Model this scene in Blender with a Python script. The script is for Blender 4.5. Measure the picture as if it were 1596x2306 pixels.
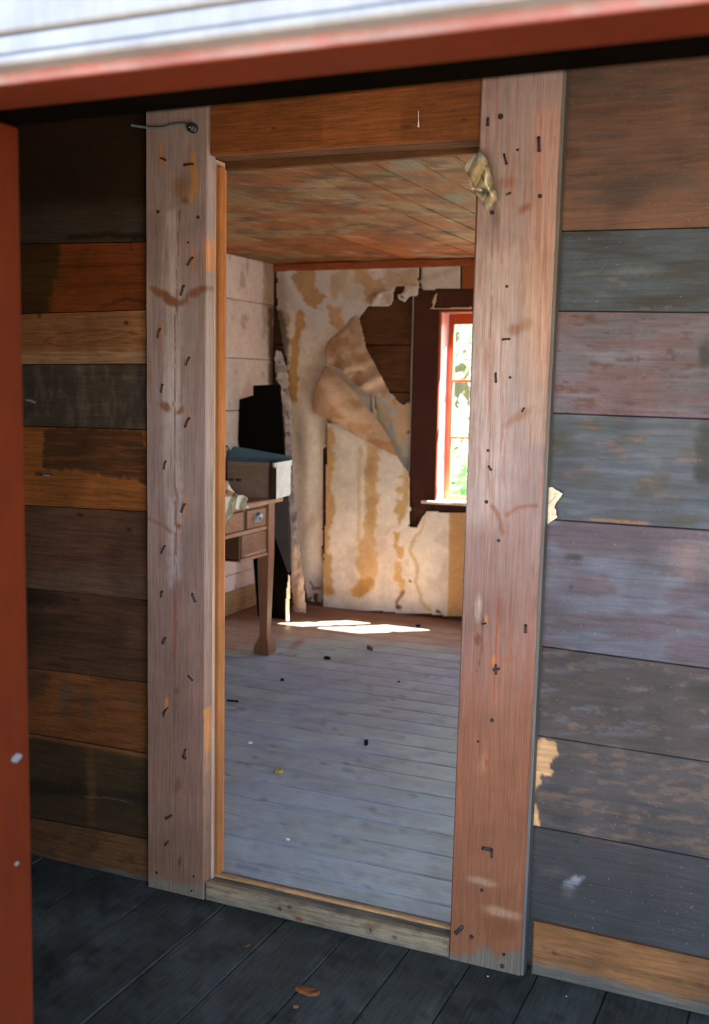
import bpy, math, random
import numpy as np
from mathutils import Matrix, Vector

for o in list(bpy.data.objects):
    bpy.data.objects.remove(o)
scene = bpy.context.scene
COL = scene.collection
random.seed(7)

# ---------------------------------------------------------------- camera
FW, FH, FL = 1596.0, 2306.0, 2450.0
CX, CY = FW / 2, FH / 2
HC = 1.35
YAW, PITCH, ROLL = map(math.radians, (-23.7, -6.68, 1.04))
fv = np.array([math.sin(YAW) * math.cos(PITCH), math.cos(YAW) * math.cos(PITCH), math.sin(PITCH)])
r0 = np.array([math.cos(YAW), -math.sin(YAW), 0.0])
u0 = np.cross(r0, fv)
rv = math.cos(ROLL) * r0 + math.sin(ROLL) * u0
uv = -math.sin(ROLL) * r0 + math.cos(ROLL) * u0
CAM = np.array([0.0, 0.0, HC])
cam = bpy.data.cameras.new('camera')
camo = bpy.data.objects.new('camera', cam)
COL.objects.link(camo)
M = Matrix.Identity(4)
for i in range(3):
    M[i][0], M[i][1], M[i][2], M[i][3] = rv[i], uv[i], -fv[i], CAM[i]
camo.matrix_world = M
cam.sensor_fit = 'VERTICAL'
cam.sensor_height = 36.0
cam.lens = 36.0 * FL / FH
cam.clip_start = 0.02
cam.dof.use_dof = True
cam.dof.focus_distance = 3.0
cam.dof.aperture_fstop = 4.0
scene.camera = camo

# ---------------------------------------------------------------- daylight
SUN_TO = Vector((0.53, 0.42, 1.0)).normalized()      # towards the sun, behind the house
world = bpy.data.worlds.new('World')
scene.world = world
world.use_nodes = True
wn = world.node_tree.nodes
wl = world.node_tree.links
bg = wn['Background']
sky = wn.new('ShaderNodeTexSky')
sky.sky_type = 'NISHITA'
sky.sun_disc = False
sky.sun_elevation = math.asin(SUN_TO.z)
sky.sun_rotation = math.atan2(SUN_TO.x, SUN_TO.y)
sky.air_density = 1.0
sky.dust_density = 1.2
sky.ozone_density = 1.0
wl.new(sky.outputs['Color'], bg.inputs['Color'])
bg.inputs['Strength'].default_value = 0.24
sun = bpy.data.lights.new('sun', 'SUN')
sun.energy = 40.0
sun.color = (1.0, 0.93, 0.82)
sun.angle = math.radians(0.6)
suno = bpy.data.objects.new('sun', sun)
COL.objects.link(suno)
suno.rotation_euler = SUN_TO.to_track_quat('Z', 'Y').to_euler()
vs = scene.view_settings
vs.view_transform = 'Standard'
vs.look = 'None'
vs.exposure = 3.0
vs.gamma = 1.0
vs.use_curve_mapping = False
scene.cycles.use_denoising = True
scene.cycles.max_bounces = 10
scene.cycles.diffuse_bounces = 6
scene.cycles.transparent_max_bounces = 12
scene.cycles.sample_clamp_indirect = 6.0

# ---------------------------------------------------------------- helpers: pixels <-> places
def ray(x, y):
    return fv + (x - CX) / FL * rv - (y - CY) / FL * uv
def onY(x, y, Y):
    d = ray(x, y)
    return CAM + d * (Y / d[1])
def onX(x, y, X):
    d = ray(x, y)
    return CAM + d * (X / d[0])
def onZ(x, y, Z=0.0):
    d = ray(x, y)
    return CAM + d * ((Z - HC) / d[2])
def proj(P):
    w = np.asarray(P, float) - CAM
    z = w @ fv
    z = np.where(np.abs(z) < 1e-6, 1e-6, z)
    return np.stack([CX + FL * (w @ rv) / z, CY - FL * (w @ uv) / z], -1)

def S(r, g, b):
    c = np.array([r, g, b], float) / 255
    return np.where(c <= 0.04045, c / 12.92, ((c + 0.055) / 1.055) ** 2.4)

def vnoise(x, y, seed=0):
    xi = np.floor(x).astype(np.int64); yi = np.floor(y).astype(np.int64)
    xf = x - xi; yf = y - yi
    def h(a, b):
        n = (a * 374761393 + b * 668265263 + seed * 1274126177) & 0xffffffff
        n = ((n ^ (n >> 13)) * 1274126177) & 0xffffffff
        return ((n ^ (n >> 16)) & 0xffff) / 65535.0
    u = xf * xf * (3 - 2 * xf); v = yf * yf * (3 - 2 * yf)
    return (h(xi, yi) * (1 - u) + h(xi + 1, yi) * u) * (1 - v) + (h(xi, yi + 1) * (1 - u) + h(xi + 1, yi + 1) * u) * v
def fbm(x, y, seed=0, oct=4):
    a, s, t = 0.5, 0.0, 0.0
    for i in range(oct):
        s = s + a * vnoise(x, y, seed + i * 17); t += a
        x = x * 2.03 + 5.1; y = y * 2.03 + 3.7; a *= 0.5
    return s / t - 0.5

def polysd(p, poly):
    poly = np.asarray(poly, float)
    d = np.full(len(p), 1e9); ins = np.zeros(len(p), bool)
    n = len(poly)
    for i in range(n):
        a = poly[i]; b = poly[(i + 1) % n]
        e = b - a; w = p - a
        t = np.clip((w @ e) / max(e @ e, 1e-9), 0, 1)
        q = w - t[:, None] * e
        d = np.minimum(d, np.hypot(q[:, 0], q[:, 1]))
        c = (a[1] > p[:, 1]) != (b[1] > p[:, 1])
        with np.errstate(divide='ignore', invalid='ignore'):
            xx = a[0] + (p[:, 1] - a[1]) / (b[1] - a[1] if b[1] != a[1] else 1e-9) * (b[0] - a[0])
        ins ^= c & (p[:, 0] < xx)
    return np.where(ins, -d, d)
def linesd(p, pts):
    pts = np.asarray(pts, float)
    d = np.full(len(p), 1e9)
    for i in range(len(pts) - 1):
        a, b = pts[i], pts[i + 1]
        e = b - a; w = p - a
        t = np.clip((w @ e) / max(e @ e, 1e-9), 0, 1)
        q = w - t[:, None] * e
        d = np.minimum(d, np.hypot(q[:, 0], q[:, 1]))
    return d
def sstep(a, b, x):
    t = np.clip((x - a) / (b - a), 0, 1)
    return t * t * (3 - 2 * t)
def jag(p, amt, scale=14.0, seed=3):
    if not amt:
        return p
    return p + amt * 2 * np.stack([fbm(p[:, 0] / scale, p[:, 1] / scale, seed), fbm(p[:, 0] / scale, p[:, 1] / scale, seed + 51)], -1)
def compose(p, base, layers):
    """colours of the wood, paint or paper at the picture points p; layers = wear, stains, paint remains, tints of light"""
    c = np.tile(np.asarray(base, float), (len(p), 1))
    for k, L in enumerate(layers):
        kind, shape, colr, st, soft, jg = L[:6]
        q = jag(p, jg, L[6] if len(L) > 6 else 14.0, 3 + k)
        if kind == 'p':
            m = 1 - sstep(-soft, soft, polysd(q, shape))
        elif kind == 'e':
            ex, ey, rx, ry, an = shape
            ca, sa = math.cos(math.radians(an)), math.sin(math.radians(an))
            dx, dy = q[:, 0] - ex, q[:, 1] - ey
            rr = np.hypot((dx * ca + dy * sa) / rx, (-dx * sa + dy * ca) / ry)
            m = 1 - sstep(1 - soft, 1 + soft, rr)
        elif kind == 'l':
            pts, w = shape
            m = 1 - sstep(w - soft, w + soft, linesd(q, pts))
        elif kind == 'n':                                     # blotches: shape = (scale x, scale y, threshold, seed)
            sx, sy, th, sd = shape
            m = sstep(th - soft, th + soft, fbm(p[:, 0] / sx, p[:, 1] / sy, sd, 5))
        m = (m * st)[:, None]
        c = c * (1 - m) + np.asarray(colr) * m
    return c

def tone(lay, k):
    return [L_[:2] + (np.asarray(L_[2]) * k,) + L_[3:] for L_ in lay]

# ---------------------------------------------------------------- helpers: materials (colour attribute "col" x procedural grain)
def newmat(name):
    m = bpy.data.materials.new(name)
    m.use_nodes = True
    return m, m.node_tree.nodes, m.node_tree.links, m.node_tree.nodes['Principled BSDF']
def grain_mat(name, stretch, scale=9.0, amount=0.45, rough=0.7, bump=0.25, blotch=0.35, speck=0.0, spec=0.3, line=0.0):
    m, N, L, b = newmat(name)
    at = N.new('ShaderNodeAttribute'); at.attribute_name = 'col'
    tc = N.new('ShaderNodeTexCoord'); oi = N.new('ShaderNodeObjectInfo')
    off = N.new('ShaderNodeVectorMath'); off.operation = 'MULTIPLY_ADD'
    L.new(oi.outputs['Random'], off.inputs[0]); off.inputs[1].default_value = (17, 23, 31)
    L.new(tc.outputs['Object'], off.inputs[2])
    mp = N.new('ShaderNodeMapping'); mp.inputs['Scale'].default_value = stretch
    L.new(off.outputs[0], mp.inputs['Vector'])
    def noise(vec, sc, det, dist=0.0, ro=0.6):
        n = N.new('ShaderNodeTexNoise')
        n.inputs['Scale'].default_value = sc; n.inputs['Detail'].default_value = det
        n.inputs['Distortion'].default_value = dist; n.inputs['Roughness'].default_value = ro
        L.new(vec, n.inputs['Vector'])
        return n.outputs['Fac']
    def rng(src, a, b_, c, d):
        r = N.new('ShaderNodeMapRange')
        r.inputs['From Min'].default_value = a; r.inputs['From Max'].default_value = b_
        r.inputs['To Min'].default_value = c; r.inputs['To Max'].default_value = d
        L.new(src, r.inputs['Value'])
        return r.outputs['Result']
    def mul(a, b_):
        x = N.new('ShaderNodeMath'); x.operation = 'MULTIPLY'
        L.new(a, x.inputs[0]); L.new(b_, x.inputs[1])
        return x.outputs[0]
    g = noise(mp.outputs[0], scale, 6.0, 0.4, 0.65)
    gv = rng(g, 0.3, 0.7, 1 - amount, 1 + amount * 0.55)
    bl = noise(off.outputs[0], 5.0, 4.0, 0.6)
    bv = rng(bl, 0.3, 0.7, 1 - blotch, 1 + blotch * 0.6)
    tot = mul(gv, bv)
    if line:
        fl = noise(mp.outputs[0], scale * 4.0, 2.0, 0.2)
        tot = mul(tot, rng(fl, 0.34, 0.46, 1 - line, 1.0))
    vm = N.new('ShaderNodeVectorMath'); vm.operation = 'SCALE'
    L.new(at.outputs['Color'], vm.inputs[0]); L.new(tot, vm.inputs['Scale'])
    out = vm.outputs[0]
    if speck:
        sp = noise(off.outputs[0], 160.0, 2.0)
        sf = rng(sp, 0.68, 0.74, 0.0, speck)
        mx = N.new('ShaderNodeMixRGB'); mx.inputs['Color2'].default_value = (0.45, 0.36, 0.3, 1)
        L.new(sf, mx.inputs['Fac']); L.new(out, mx.inputs['Color1'])
        out = mx.outputs['Color']
    L.new(out, b.inputs['Base Color'])
    b.inputs['Roughness'].default_value = rough
    b.inputs['Specular IOR Level'].default_value = spec
    bp = N.new('ShaderNodeBump'); bp.inputs['Strength'].default_value = bump; bp.inputs['Distance'].default_value = 0.004
    L.new(g, bp.inputs['Height']); L.new(bp.outputs['Normal'], b.inputs['Normal'])
    return m
WOOD = dict(x=grain_mat('weathered_wood_along_x', (0.9, 9, 16), line=0.25, speck=0.12),
            y=grain_mat('weathered_wood_along_y', (16, 0.9, 16), line=0.25, speck=0.2),
            z=grain_mat('weathered_wood_along_z', (22, 12, 0.7), amount=0.26, blotch=0.18, line=0.22, bump=0.35))
FLOORX = grain_mat('worn_floor_boards', (0.7, 12, 12), amount=0.16, blotch=0.2, line=0.1, rough=0.55, spec=0.4)
PAINTX = grain_mat('flaking_painted_wood', (0.8, 6, 10), amount=0.38, blotch=0.4, speck=0.22, rough=0.62, spec=0.45)
GLOSS = grain_mat('old_gloss_paint', (6, 6, 1.0), amount=0.15, blotch=0.25, rough=0.42, spec=0.5, bump=0.1)
REDMAT = grain_mat('matte_red_paint', (6, 6, 1.0), amount=0.12, blotch=0.2, rough=0.75, spec=0.12, bump=0.1)
SHADE = grain_mat('shade_dark_wood', (3, 10, 10), amount=0.2, rough=1.0, spec=0.0, bump=0.1)
PAPER = grain_mat('old_paper', (3, 3, 3), amount=0.14, blotch=0.12, rough=0.9, bump=0.2, spec=0.1)
CLOTH = grain_mat('cloth', (30, 30, 30), amount=0.12, blotch=0.15, rough=0.95, bump=0.3, spec=0.05)
IRON = grain_mat('rusty_iron', (20, 20, 20), amount=0.4, rough=0.6, spec=0.4)
EARTH = grain_mat('gravel_ground', (4, 4, 4), amount=0.5, blotch=0.5, rough=1.0, spec=0.0)
FURN = grain_mat('varnished_wood', (14, 2.0, 14), amount=0.35, blotch=0.3, rough=0.45, spec=0.45)
FURNZ = grain_mat('varnished_wood_upright', (14, 14, 1.6), amount=0.3, blotch=0.25, rough=0.45, spec=0.45)
m, N, L, b = newmat('tarnished_metal')
METAL = m
b.inputs['Base Color'].default_value = (0.32, 0.36, 0.38, 1); b.inputs['Metallic'].default_value = 1.0; b.inputs['Roughness'].default_value = 0.32
n_ = N.new('ShaderNodeTexNoise'); n_.inputs['Scale'].default_value = 60
r_ = N.new('ShaderNodeMapRange'); r_.inputs['To Min'].default_value = 0.2; r_.inputs['To Max'].default_value = 0.5
L.new(n_.outputs['Fac'], r_.inputs['Value']); L.new(r_.outputs['Result'], b.inputs['Roughness'])
m, N, L, b = newmat('window_glass')
GLASS = m
out = [n for n in N if n.type == 'OUTPUT_MATERIAL'][0]
tr = N.new('ShaderNodeBsdfTransparent'); tr.inputs['Color'].default_value = (0.93, 0.96, 0.94, 1)
gl = N.new('ShaderNodeBsdfGlossy'); gl.inputs['Roughness'].default_value = 0.03
nz = N.new('ShaderNodeTexNoise'); nz.inputs['Scale'].default_value = 8
bp = N.new('ShaderNodeBump'); bp.inputs['Strength'].default_value = 0.05
L.new(nz.outputs['Fac'], bp.inputs['Height']); L.new(bp.outputs['Normal'], gl.inputs['Normal'])
mxs = N.new('ShaderNodeMixShader')
mxs.inputs[0].default_value = 0.06; L.new(tr.outputs[0], mxs.inputs[1]); L.new(gl.outputs[0], mxs.inputs[2])
L.new(mxs.outputs[0], out.inputs['Surface'])
m, N, L, b = newmat('leaf')
LEAF = m
at = N.new('ShaderNodeAttribute'); at.attribute_name = 'col'
L.new(at.outputs['Color'], b.inputs['Base Color']); b.inputs['Roughness'].default_value = 0.5
out = [n for n in N if n.type == 'OUTPUT_MATERIAL'][0]
tl = N.new('ShaderNodeBsdfTranslucent'); L.new(at.outputs['Color'], tl.inputs['Color'])
mxs = N.new('ShaderNodeMixShader'); mxs.inputs[0].default_value = 0.45
L.new(b.outputs[0], mxs.inputs[1]); L.new(tl.outputs[0], mxs.inputs[2]); L.new(mxs.outputs[0], out.inputs['Surface'])

# ---------------------------------------------------------------- helpers: objects
def link(o, parent=None):
    COL.objects.link(o)
    if parent is not None:
        o.parent = parent
    return o
def wloc(o):
    v = np.array(o.location)
    while o.parent is not None:
        o = o.parent
        v = v + np.array(o.location)
    return v
def mk(name, V, F, mat, parent=None, col=(0.5, 0.5, 0.5), smooth=False, origin=None):
    """V in world metres; stored relative to the parent's place (or to origin)"""
    V = np.asarray(V, float)
    org = np.zeros(3) if origin is None else np.asarray(origin, float)
    base = wloc(parent) if parent is not None else np.zeros(3)
    me = bpy.data.meshes.new(name)
    me.from_pydata((V - org - (base if origin is None else 0)).tolist(), [], [list(f) for f in F])
    a = me.color_attributes.new('col', 'FLOAT_COLOR', 'POINT')
    c = np.ones((len(V), 4))
    c[:, :3] = np.asarray(col)
    a.data.foreach_set('color', c.ravel())
    me.materials.append(mat)
    if smooth:
        me.polygons.foreach_set('use_smooth', [True] * len(me.polygons))
    me.validate()
    me.update()
    o = bpy.data.objects.new(name, me)
    if origin is not None:
        o.location = org - base
    return link(o, parent)
def tag(o, label=None, cat=None, group=None, kind=None):
    if label: o['label'] = label
    if cat: o['category'] = cat
    if group: o['group'] = group
    if kind: o['kind'] = kind
    return o
def empty(name, loc):
    o = bpy.data.objects.new(name, None)
    o.empty_display_size = 0.1
    o.location = loc
    return link(o)
def struct(name, label=None, loc=(0, 0, 0)):
    return tag(empty(name, loc), label, kind='structure')

class MB:
    def __init__(s): s.V = []; s.F = []; s.C = []
    def add(s, V, F, c):
        n = len(s.V)
        V = [list(v) for v in V]
        s.V += V; s.F += [[i + n for i in f] for f in F]
        s.C += [list(c)] * len(V)
        return s
    def box(s, x0, x1, y0, y1, z0, z1, c=(0.5, 0.5, 0.5), bev=0.0):
        if bev <= 0:
            V = [(x, y, z) for x in (x0, x1) for y in (y0, y1) for z in (z0, z1)]
            F = [(0, 1, 3, 2), (4, 6, 7, 5), (0, 4, 5, 1), (2, 3, 7, 6), (0, 2, 6, 4), (1, 5, 7, 3)]
            return s.add(V, F, c)
        b = min(bev, (x1 - x0) * .45, (y1 - y0) * .45, (z1 - z0) * .45)
        V = []; idx = {}
        for i, (xa, xb) in enumerate(((x0, x0 + b), (x1, x1 - b))):
            for j, (ya, yb) in enumerate(((y0, y0 + b), (y1, y1 - b))):
                for k, (za, zb) in enumerate(((z0, z0 + b), (z1, z1 - b))):
                    idx[i, j, k, 0] = len(V); V.append((xa, yb, zb))
                    idx[i, j, k, 1] = len(V); V.append((xb, ya, zb))
                    idx[i, j, k, 2] = len(V); V.append((xb, yb, za))
        F = []
        for i in (0, 1):
            q = [idx[i, 0, 0, 0], idx[i, 1, 0, 0], idx[i, 1, 1, 0], idx[i, 0, 1, 0]]; F.append(q if i else q[::-1])
            q = [idx[0, i, 0, 1], idx[1, i, 0, 1], idx[1, i, 1, 1], idx[0, i, 1, 1]]; F.append(q[::-1] if i else q)
            q = [idx[0, 0, i, 2], idx[1, 0, i, 2], idx[1, 1, i, 2], idx[0, 1, i, 2]]; F.append(q if i else q[::-1])
        for i in (0, 1):
            for j in (0, 1):
                F.append([idx[i, j, 0, 0], idx[i, j, 1, 0], idx[i, j, 1, 1], idx[i, j, 0, 1]])
                F.append([idx[i, 0, j, 0], idx[i, 1, j, 0], idx[i, 1, j, 2], idx[i, 0, j, 2]])
                F.append([idx[0, i, j, 1], idx[1, i, j, 1], idx[1, i, j, 2], idx[0, i, j, 2]])
                for k in (0, 1):
                    F.append([idx[i, j, k, 0], idx[i, j, k, 1], idx[i, j, k, 2]])
        return s.add(V, F, c)
    def tube(s, pts, rad, c=(0.5, 0.5, 0.5), n=6, caps=True):
        pts = [np.asarray(p, float) for p in pts]
        rad = [rad] * len(pts) if np.isscalar(rad) else rad
        V = []; F = []
        for i, p in enumerate(pts):
            t = pts[min(i + 1, len(pts) - 1)] - pts[max(i - 1, 0)]
            t /= max(np.linalg.norm(t), 1e-9)
            a = np.cross(t, (0.3, 0.9, 0.2)); a /= np.linalg.norm(a); bb = np.cross(t, a)
            for k in range(n):
                th = 2 * math.pi * k / n
                V.append(p + rad[i] * (math.cos(th) * a + math.sin(th) * bb))
        for i in range(len(pts) - 1):
            for k in range(n):
                F.append([i * n + k, i * n + (k + 1) % n, (i + 1) * n + (k + 1) % n, (i + 1) * n + k])
        if caps:
            F.append(list(range(n))[::-1]); F.append([(len(pts) - 1) * n + k for k in range(n)])
        return s.add(V, F, c)
    def prism(s, poly, dvec, c=(0.5, 0.5, 0.5)):
        poly = [np.asarray(p, float) for p in poly]; d = np.asarray(dvec, float); n = len(poly)
        V = poly + [p + d for p in poly]
        F = [list(range(n)), [n + i for i in range(n)][::-1]] + [[i, i + n, (i + 1) % n + n, (i + 1) % n] for i in range(n)]
        return s.add(V, F, c)
    def build(s, name, mat, parent=None, **k):
        return mk(name, s.V, s.F, mat, parent, col=np.array(s.C), **k)

def board(name, TL, TR, BR, BL, tv, mat, parent, base, layers=(), res=0.02, warp=0.0, bev=0.003, seed=0, usepx=True):
    """a board: front face a fine grid with eased edges, real thickness tv behind it"""
    TL, TR, BR, BL, tv = (np.asarray(v, float) for v in (TL, TR, BR, BL, tv))
    W = np.linalg.norm(TR - TL); H = np.linalg.norm(BL - TL)
    nu = max(1, int(W / res)); nv = max(1, int(H / res))
    def par(n, ln):
        e = min(0.3, bev / ln)
        return np.concatenate([[0], np.linspace(e, 1 - e, n + 1), [1]])
    s = par(nu, W); t = par(nv, H)
    T, Sg = np.meshgrid(t, s, indexing='ij')
    T = T[..., None]; Sg = Sg[..., None]
    P = (TL * (1 - Sg) + TR * Sg) * (1 - T) + (BL * (1 - Sg) + BR * Sg) * T
    nrm = -tv / np.linalg.norm(tv)
    if warp:
        a = P @ (TR - TL) / W; bb = P @ (BL - TL) / H
        P = P + (warp * 2 * fbm(a * 3.1 + seed, bb * 9.0, seed, 3))[..., None] * nrm
    rows, cols = P.shape[:2]
    edge = np.zeros((rows, cols), bool); edge[0] = edge[-1] = True; edge[:, 0] = edge[:, -1] = True
    P[edge] -= nrm * bev
    V = P.reshape(-1, 3)
    c = compose(proj(V), base, layers) if layers else np.tile(np.asarray(base, float), (len(V), 1))
    ix = np.arange(rows * cols).reshape(rows, cols)
    F = np.stack([ix[:-1, :-1], ix[1:, :-1], ix[1:, 1:], ix[:-1, 1:]], -1).reshape(-1, 4).tolist()
    loop = list(ix[0, :]) + list(ix[1:, -1]) + list(ix[-1, -2::-1]) + list(ix[-2:0:-1, 0])
    nb = len(loop); n0 = len(V)
    V = np.vstack([V, V[loop] + tv]); c = np.vstack([c, c[loop] * 0.8])
    for i in range(nb):
        j = (i + 1) % nb
        F.append([loop[i], loop[j], n0 + j, n0 + i])
    F.append([n0 + i for i in range(nb)])
    return mk(name, V, F, mat, parent, col=c)

def pxsheet(name, poly, depth, mat, parent, base, layers=(), step=4.0, thick=0.0012, fn=None, jagged=2.0, seed=5, plane='Y'):
    """a sheet (paper, cloth) whose outline is given in picture points; depth(p) is the metres coordinate of each point on the axis named by plane"""
    poly = np.asarray(poly, float)
    x0, y0 = poly.min(0) - step; x1, y1 = poly.max(0) + step
    gx = np.arange(x0, x1 + step, step); gy = np.arange(y0, y1 + step, step)
    X, Y = np.meshgrid(gx, gy)
    p = np.stack([X.ravel(), Y.ravel()], -1)
    sd = polysd(jag(p, jagged, 9.0, seed), poly)
    nx, ny = len(gx), len(gy)
    ix = np.arange(nx * ny).reshape(ny, nx)
    q = np.stack([ix[:-1, :-1], ix[1:, :-1], ix[1:, 1:], ix[:-1, 1:]], -1).reshape(-1, 4)
    keep = (sd[q] < 0).sum(1) >= 3
    q = q[keep]
    used = np.unique(q)
    remap = -np.ones(nx * ny, int); remap[used] = np.arange(len(used))
    pu = p[used]
    # pull outline points onto the outline
    su = sd[used]
    bad = su > 0
    if bad.any():
        e = 0.5
        gxx = (polysd(jag(pu + (e, 0), jagged, 9.0, seed), poly) - polysd(jag(pu - (e, 0), jagged, 9.0, seed), poly)) / (2 * e)
        gyy = (polysd(jag(pu + (0, e), jagged, 9.0, seed), poly) - polysd(jag(pu - (0, e), jagged, 9.0, seed), poly)) / (2 * e)
        pu = np.where(bad[:, None], pu - su[:, None] * np.stack([gxx, gyy], -1), pu)
    d = depth(pu)
    D = fv + ((pu[:, 0] - CX) / FL)[:, None] * rv - ((pu[:, 1] - CY) / FL)[:, None] * uv
    axis = {'X': 0, 'Y': 1, 'Z': 2}[plane]
    t = (d - CAM[axis]) / D[:, axis]
    V = CAM + D * t[:, None]
    F = remap[q]
    cnt = {}
    for f in F.tolist():
        for a, b_ in ((f[0], f[1]), (f[1], f[2]), (f[2], f[3]), (f[3], f[0])):
            cnt[(a, b_)] = True
    border = [(a, b_) for (a, b_) in cnt if (b_, a) not in cnt]
    c = compose(pu, base, layers)
    n = len(V)
    off = np.zeros(3); off[axis] = {0: -thick, 1: thick, 2: -thick}[axis]
    V2 = np.vstack([V, V + off]); c2 = np.vstack([c, c])
    FF = F.tolist() + (F[:, ::-1] + n).tolist() + [[b_, a, a + n, b_ + n] for a, b_ in border]
    return mk(name, V2, FF, mat, parent, col=c2, smooth=True)

# ---------------------------------------------------------------- the places of the main planes
YC = 2.331          # front of the door casing boards
YP = 2.366          # front of the partition planks
YB = 5.967          # back wall of the far room
XL = -3.18          # left wall of the far room
ZC = 2.07           # ceiling of the far room
XR = 1.15           # right wall of both rooms
XHL = -2.75         # left wall of the entrance
Y1 = 1.0            # outer face of the entrance frame
ZL = HC + 0.326     # underside of the entrance lintel
YI = 1.164          # inner face of the entrance wall

# ================================================================ outside
ground = tag(mk('ground', [(-40, -40, -0.3), (40, -40, -0.3), (40, 40, -0.3), (-40, 40, -0.3)], [(0, 1, 2, 3)], EARTH, col=S(88, 82, 74)), 'dry gravelly ground around the house', kind='structure')

# ================================================================ entrance wall and its frame (the photographer looks in through it)
XJ = -1.0; XJR = 0.8  # right jamb unseen, set far out to let more daylight into the hall
RED = S(70, 22, 2); DRED = S(120, 36, 14); WHITE = S(112, 112, 115); SIDING = S(120, 45, 28)
we = MB()
we.box(-3.4, XJ - 0.05, Y1 + 0.01, YI, -0.3, 2.45, SIDING)
we.box(XJR + 0.05, XR + 0.1, Y1 + 0.01, YI, -0.3, 2.45, SIDING)
we.box(XJ - 0.05, XJR + 0.05, Y1 + 0.01, YI, ZL + 0.06, 2.45, SIDING)
we.box(XJ - 0.05, XJR + 0.05, Y1 + 0.01, YI, -0.3, -0.03, SIDING)
tag(we.build('wall_entrance', WOOD['z']), 'red boarded outer wall of the entrance', kind='structure')
d2 = struct('door_2', 'red and white frame of the outer entrance', ((XJ + XJR) / 2, Y1, 0))
lt = MB(); lt.box(XJ - 0.05, XJR + 0.05, Y1, 1.088, ZL, ZL + 0.06, RED, 0.003); lt.build('lintel', REDMAT, d2)
il = MB(); il.box(XJ - 0.05, XJR + 0.05, 1.09, YI + 0.004, ZL + 0.002, ZL + 0.07, S(8, 6, 4), 0.003); il.build('inner_lintel', SHADE, d2)  # near-black colour stands for the deep shade under the lintel
def strip_layers():
    return [('p', [(-400, 60), (2200, -60), (2200, 75), (-400, 235)], S(126, 76, 74), 1.0, 14, 10, 60.0),
            ('n', (160, 9, 0.05, 4), S(112, 112, 114), 0.45, 0.12, 0), ('n', (200, 14, 0.12, 9), S(110, 60, 50), 0.4, 0.1, 0)]
board('worn_edge', (XJ - 0.3, Y1 - 0.004, ZL + 0.024), (XJR + 0.3, Y1 - 0.004, ZL + 0.024), (XJR + 0.3, Y1 - 0.004, ZL + 0.001), (XJ - 0.3, Y1 - 0.004, ZL + 0.001), (0, 0.012, 0), GLOSS, d2, S(98, 98, 100), strip_layers(), res=0.012, bev=0.002)
for (za, zb, yf) in ((0.338, 0.349, 0.968), (0.350, 0.372, 0.976), (0.373, 0.62, 0.972)):
    board('white_board', (XJ - 0.35, yf, HC + zb), (XJR + 0.35, yf, HC + zb), (XJR + 0.35, yf, HC + za), (XJ - 0.35, yf, HC + za), (0, 1.005 - yf, 0), GLOSS, d2, WHITE,
          [('e', (1008, 62, 45, 24, 0), S(170, 110, 90), 0.9, 0.4, 6)], res=0.02, bev=0.003)
for x0, x1 in ((XJ - 0.05, XJ), (XJR, XJR + 0.05)):
    j = MB(); j.box(x0, x1, Y1 - 0.01, YI + 0.002, -0.03, ZL, RED, 0.003)
    jo = j.build('jamb', REDMAT, d2)
    if x1 == XJ:
        for py, rr in ((1707, 0.007), (1945, 0.003)):
            c0 = onX(38, py, XJ + 0.0006)
            pts = [c0 + np.array([0, rr * 1.6 * math.cos(a), rr * (0.8 + 0.15 * math.cos(4 * a)) * math.sin(a)]) for a in np.linspace(0, 2 * math.pi, 9)[:-1]]
            MB().prism(pts, (-0.0012, 0, 0), S(96, 102, 108)).build('paint_chip', GLOSS, jo)
sl = MB(); sl.box(XJ, XJR, Y1 - 0.02, YI, -0.05, 0.0, S(110, 100, 90), 0.004); sl.build('sill_board', WOOD['x'], d2)
for x0, x1 in ((XJ - 0.16, XJ - 0.012), (XJR + 0.012, XJR + 0.16)):
    c = MB(); c.box(x0, x1, 0.972, 1.008, -0.2, HC + 0.337, WHITE, 0.004); c.build('outer_casing', WOOD['z'], d2)

# entrance hall: side walls, ceiling, floor boards
MB().box(XHL - 0.12, XHL, YI, YC + 0.06, -0.3, 2.45, S(80, 58, 42)).build('wall_hall_left', WOOD['z'])
MB().box(XR, XR + 0.1, YI, YB + 0.13, -0.3, 0.66, S(120, 95, 75)).build('tmp', WOOD['y'])
bpy.data.objects.remove(bpy.data.objects['tmp'])
tag(bpy.data.objects['wall_hall_left'], 'brown side wall of the entrance hall', kind='structure')
tag(MB().box(XHL - 0.12, XR + 0.1, YI, YC + 0.06, 2.2, 2.45, S(70, 50, 34)).build('ceiling_hall', WOOD['y']), 'dark wooden ceiling of the entrance hall', kind='structure')
fl = struct('floor_hall', 'dusty grey board floor of the entrance hall', (0, 1.7, 0))
MB().box(XHL, XR, YI, 2.40, -0.3, -0.026, S(30, 26, 22)).build('subfloor', WOOD['y'], fl)
xs = [XHL, -2.42, -2.2, -1.98, -1.78, -1.575, -1.372, -1.195, -1.023, -0.86, -0.706, -0.55, -0.393, -0.21, -0.02, 0.18, 0.38, 0.58, 0.78, 0.98, XR]
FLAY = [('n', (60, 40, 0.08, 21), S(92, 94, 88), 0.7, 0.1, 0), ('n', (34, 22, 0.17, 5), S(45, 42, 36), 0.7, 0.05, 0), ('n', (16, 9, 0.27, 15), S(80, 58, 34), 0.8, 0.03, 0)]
rng_ = random.Random(3)
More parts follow.
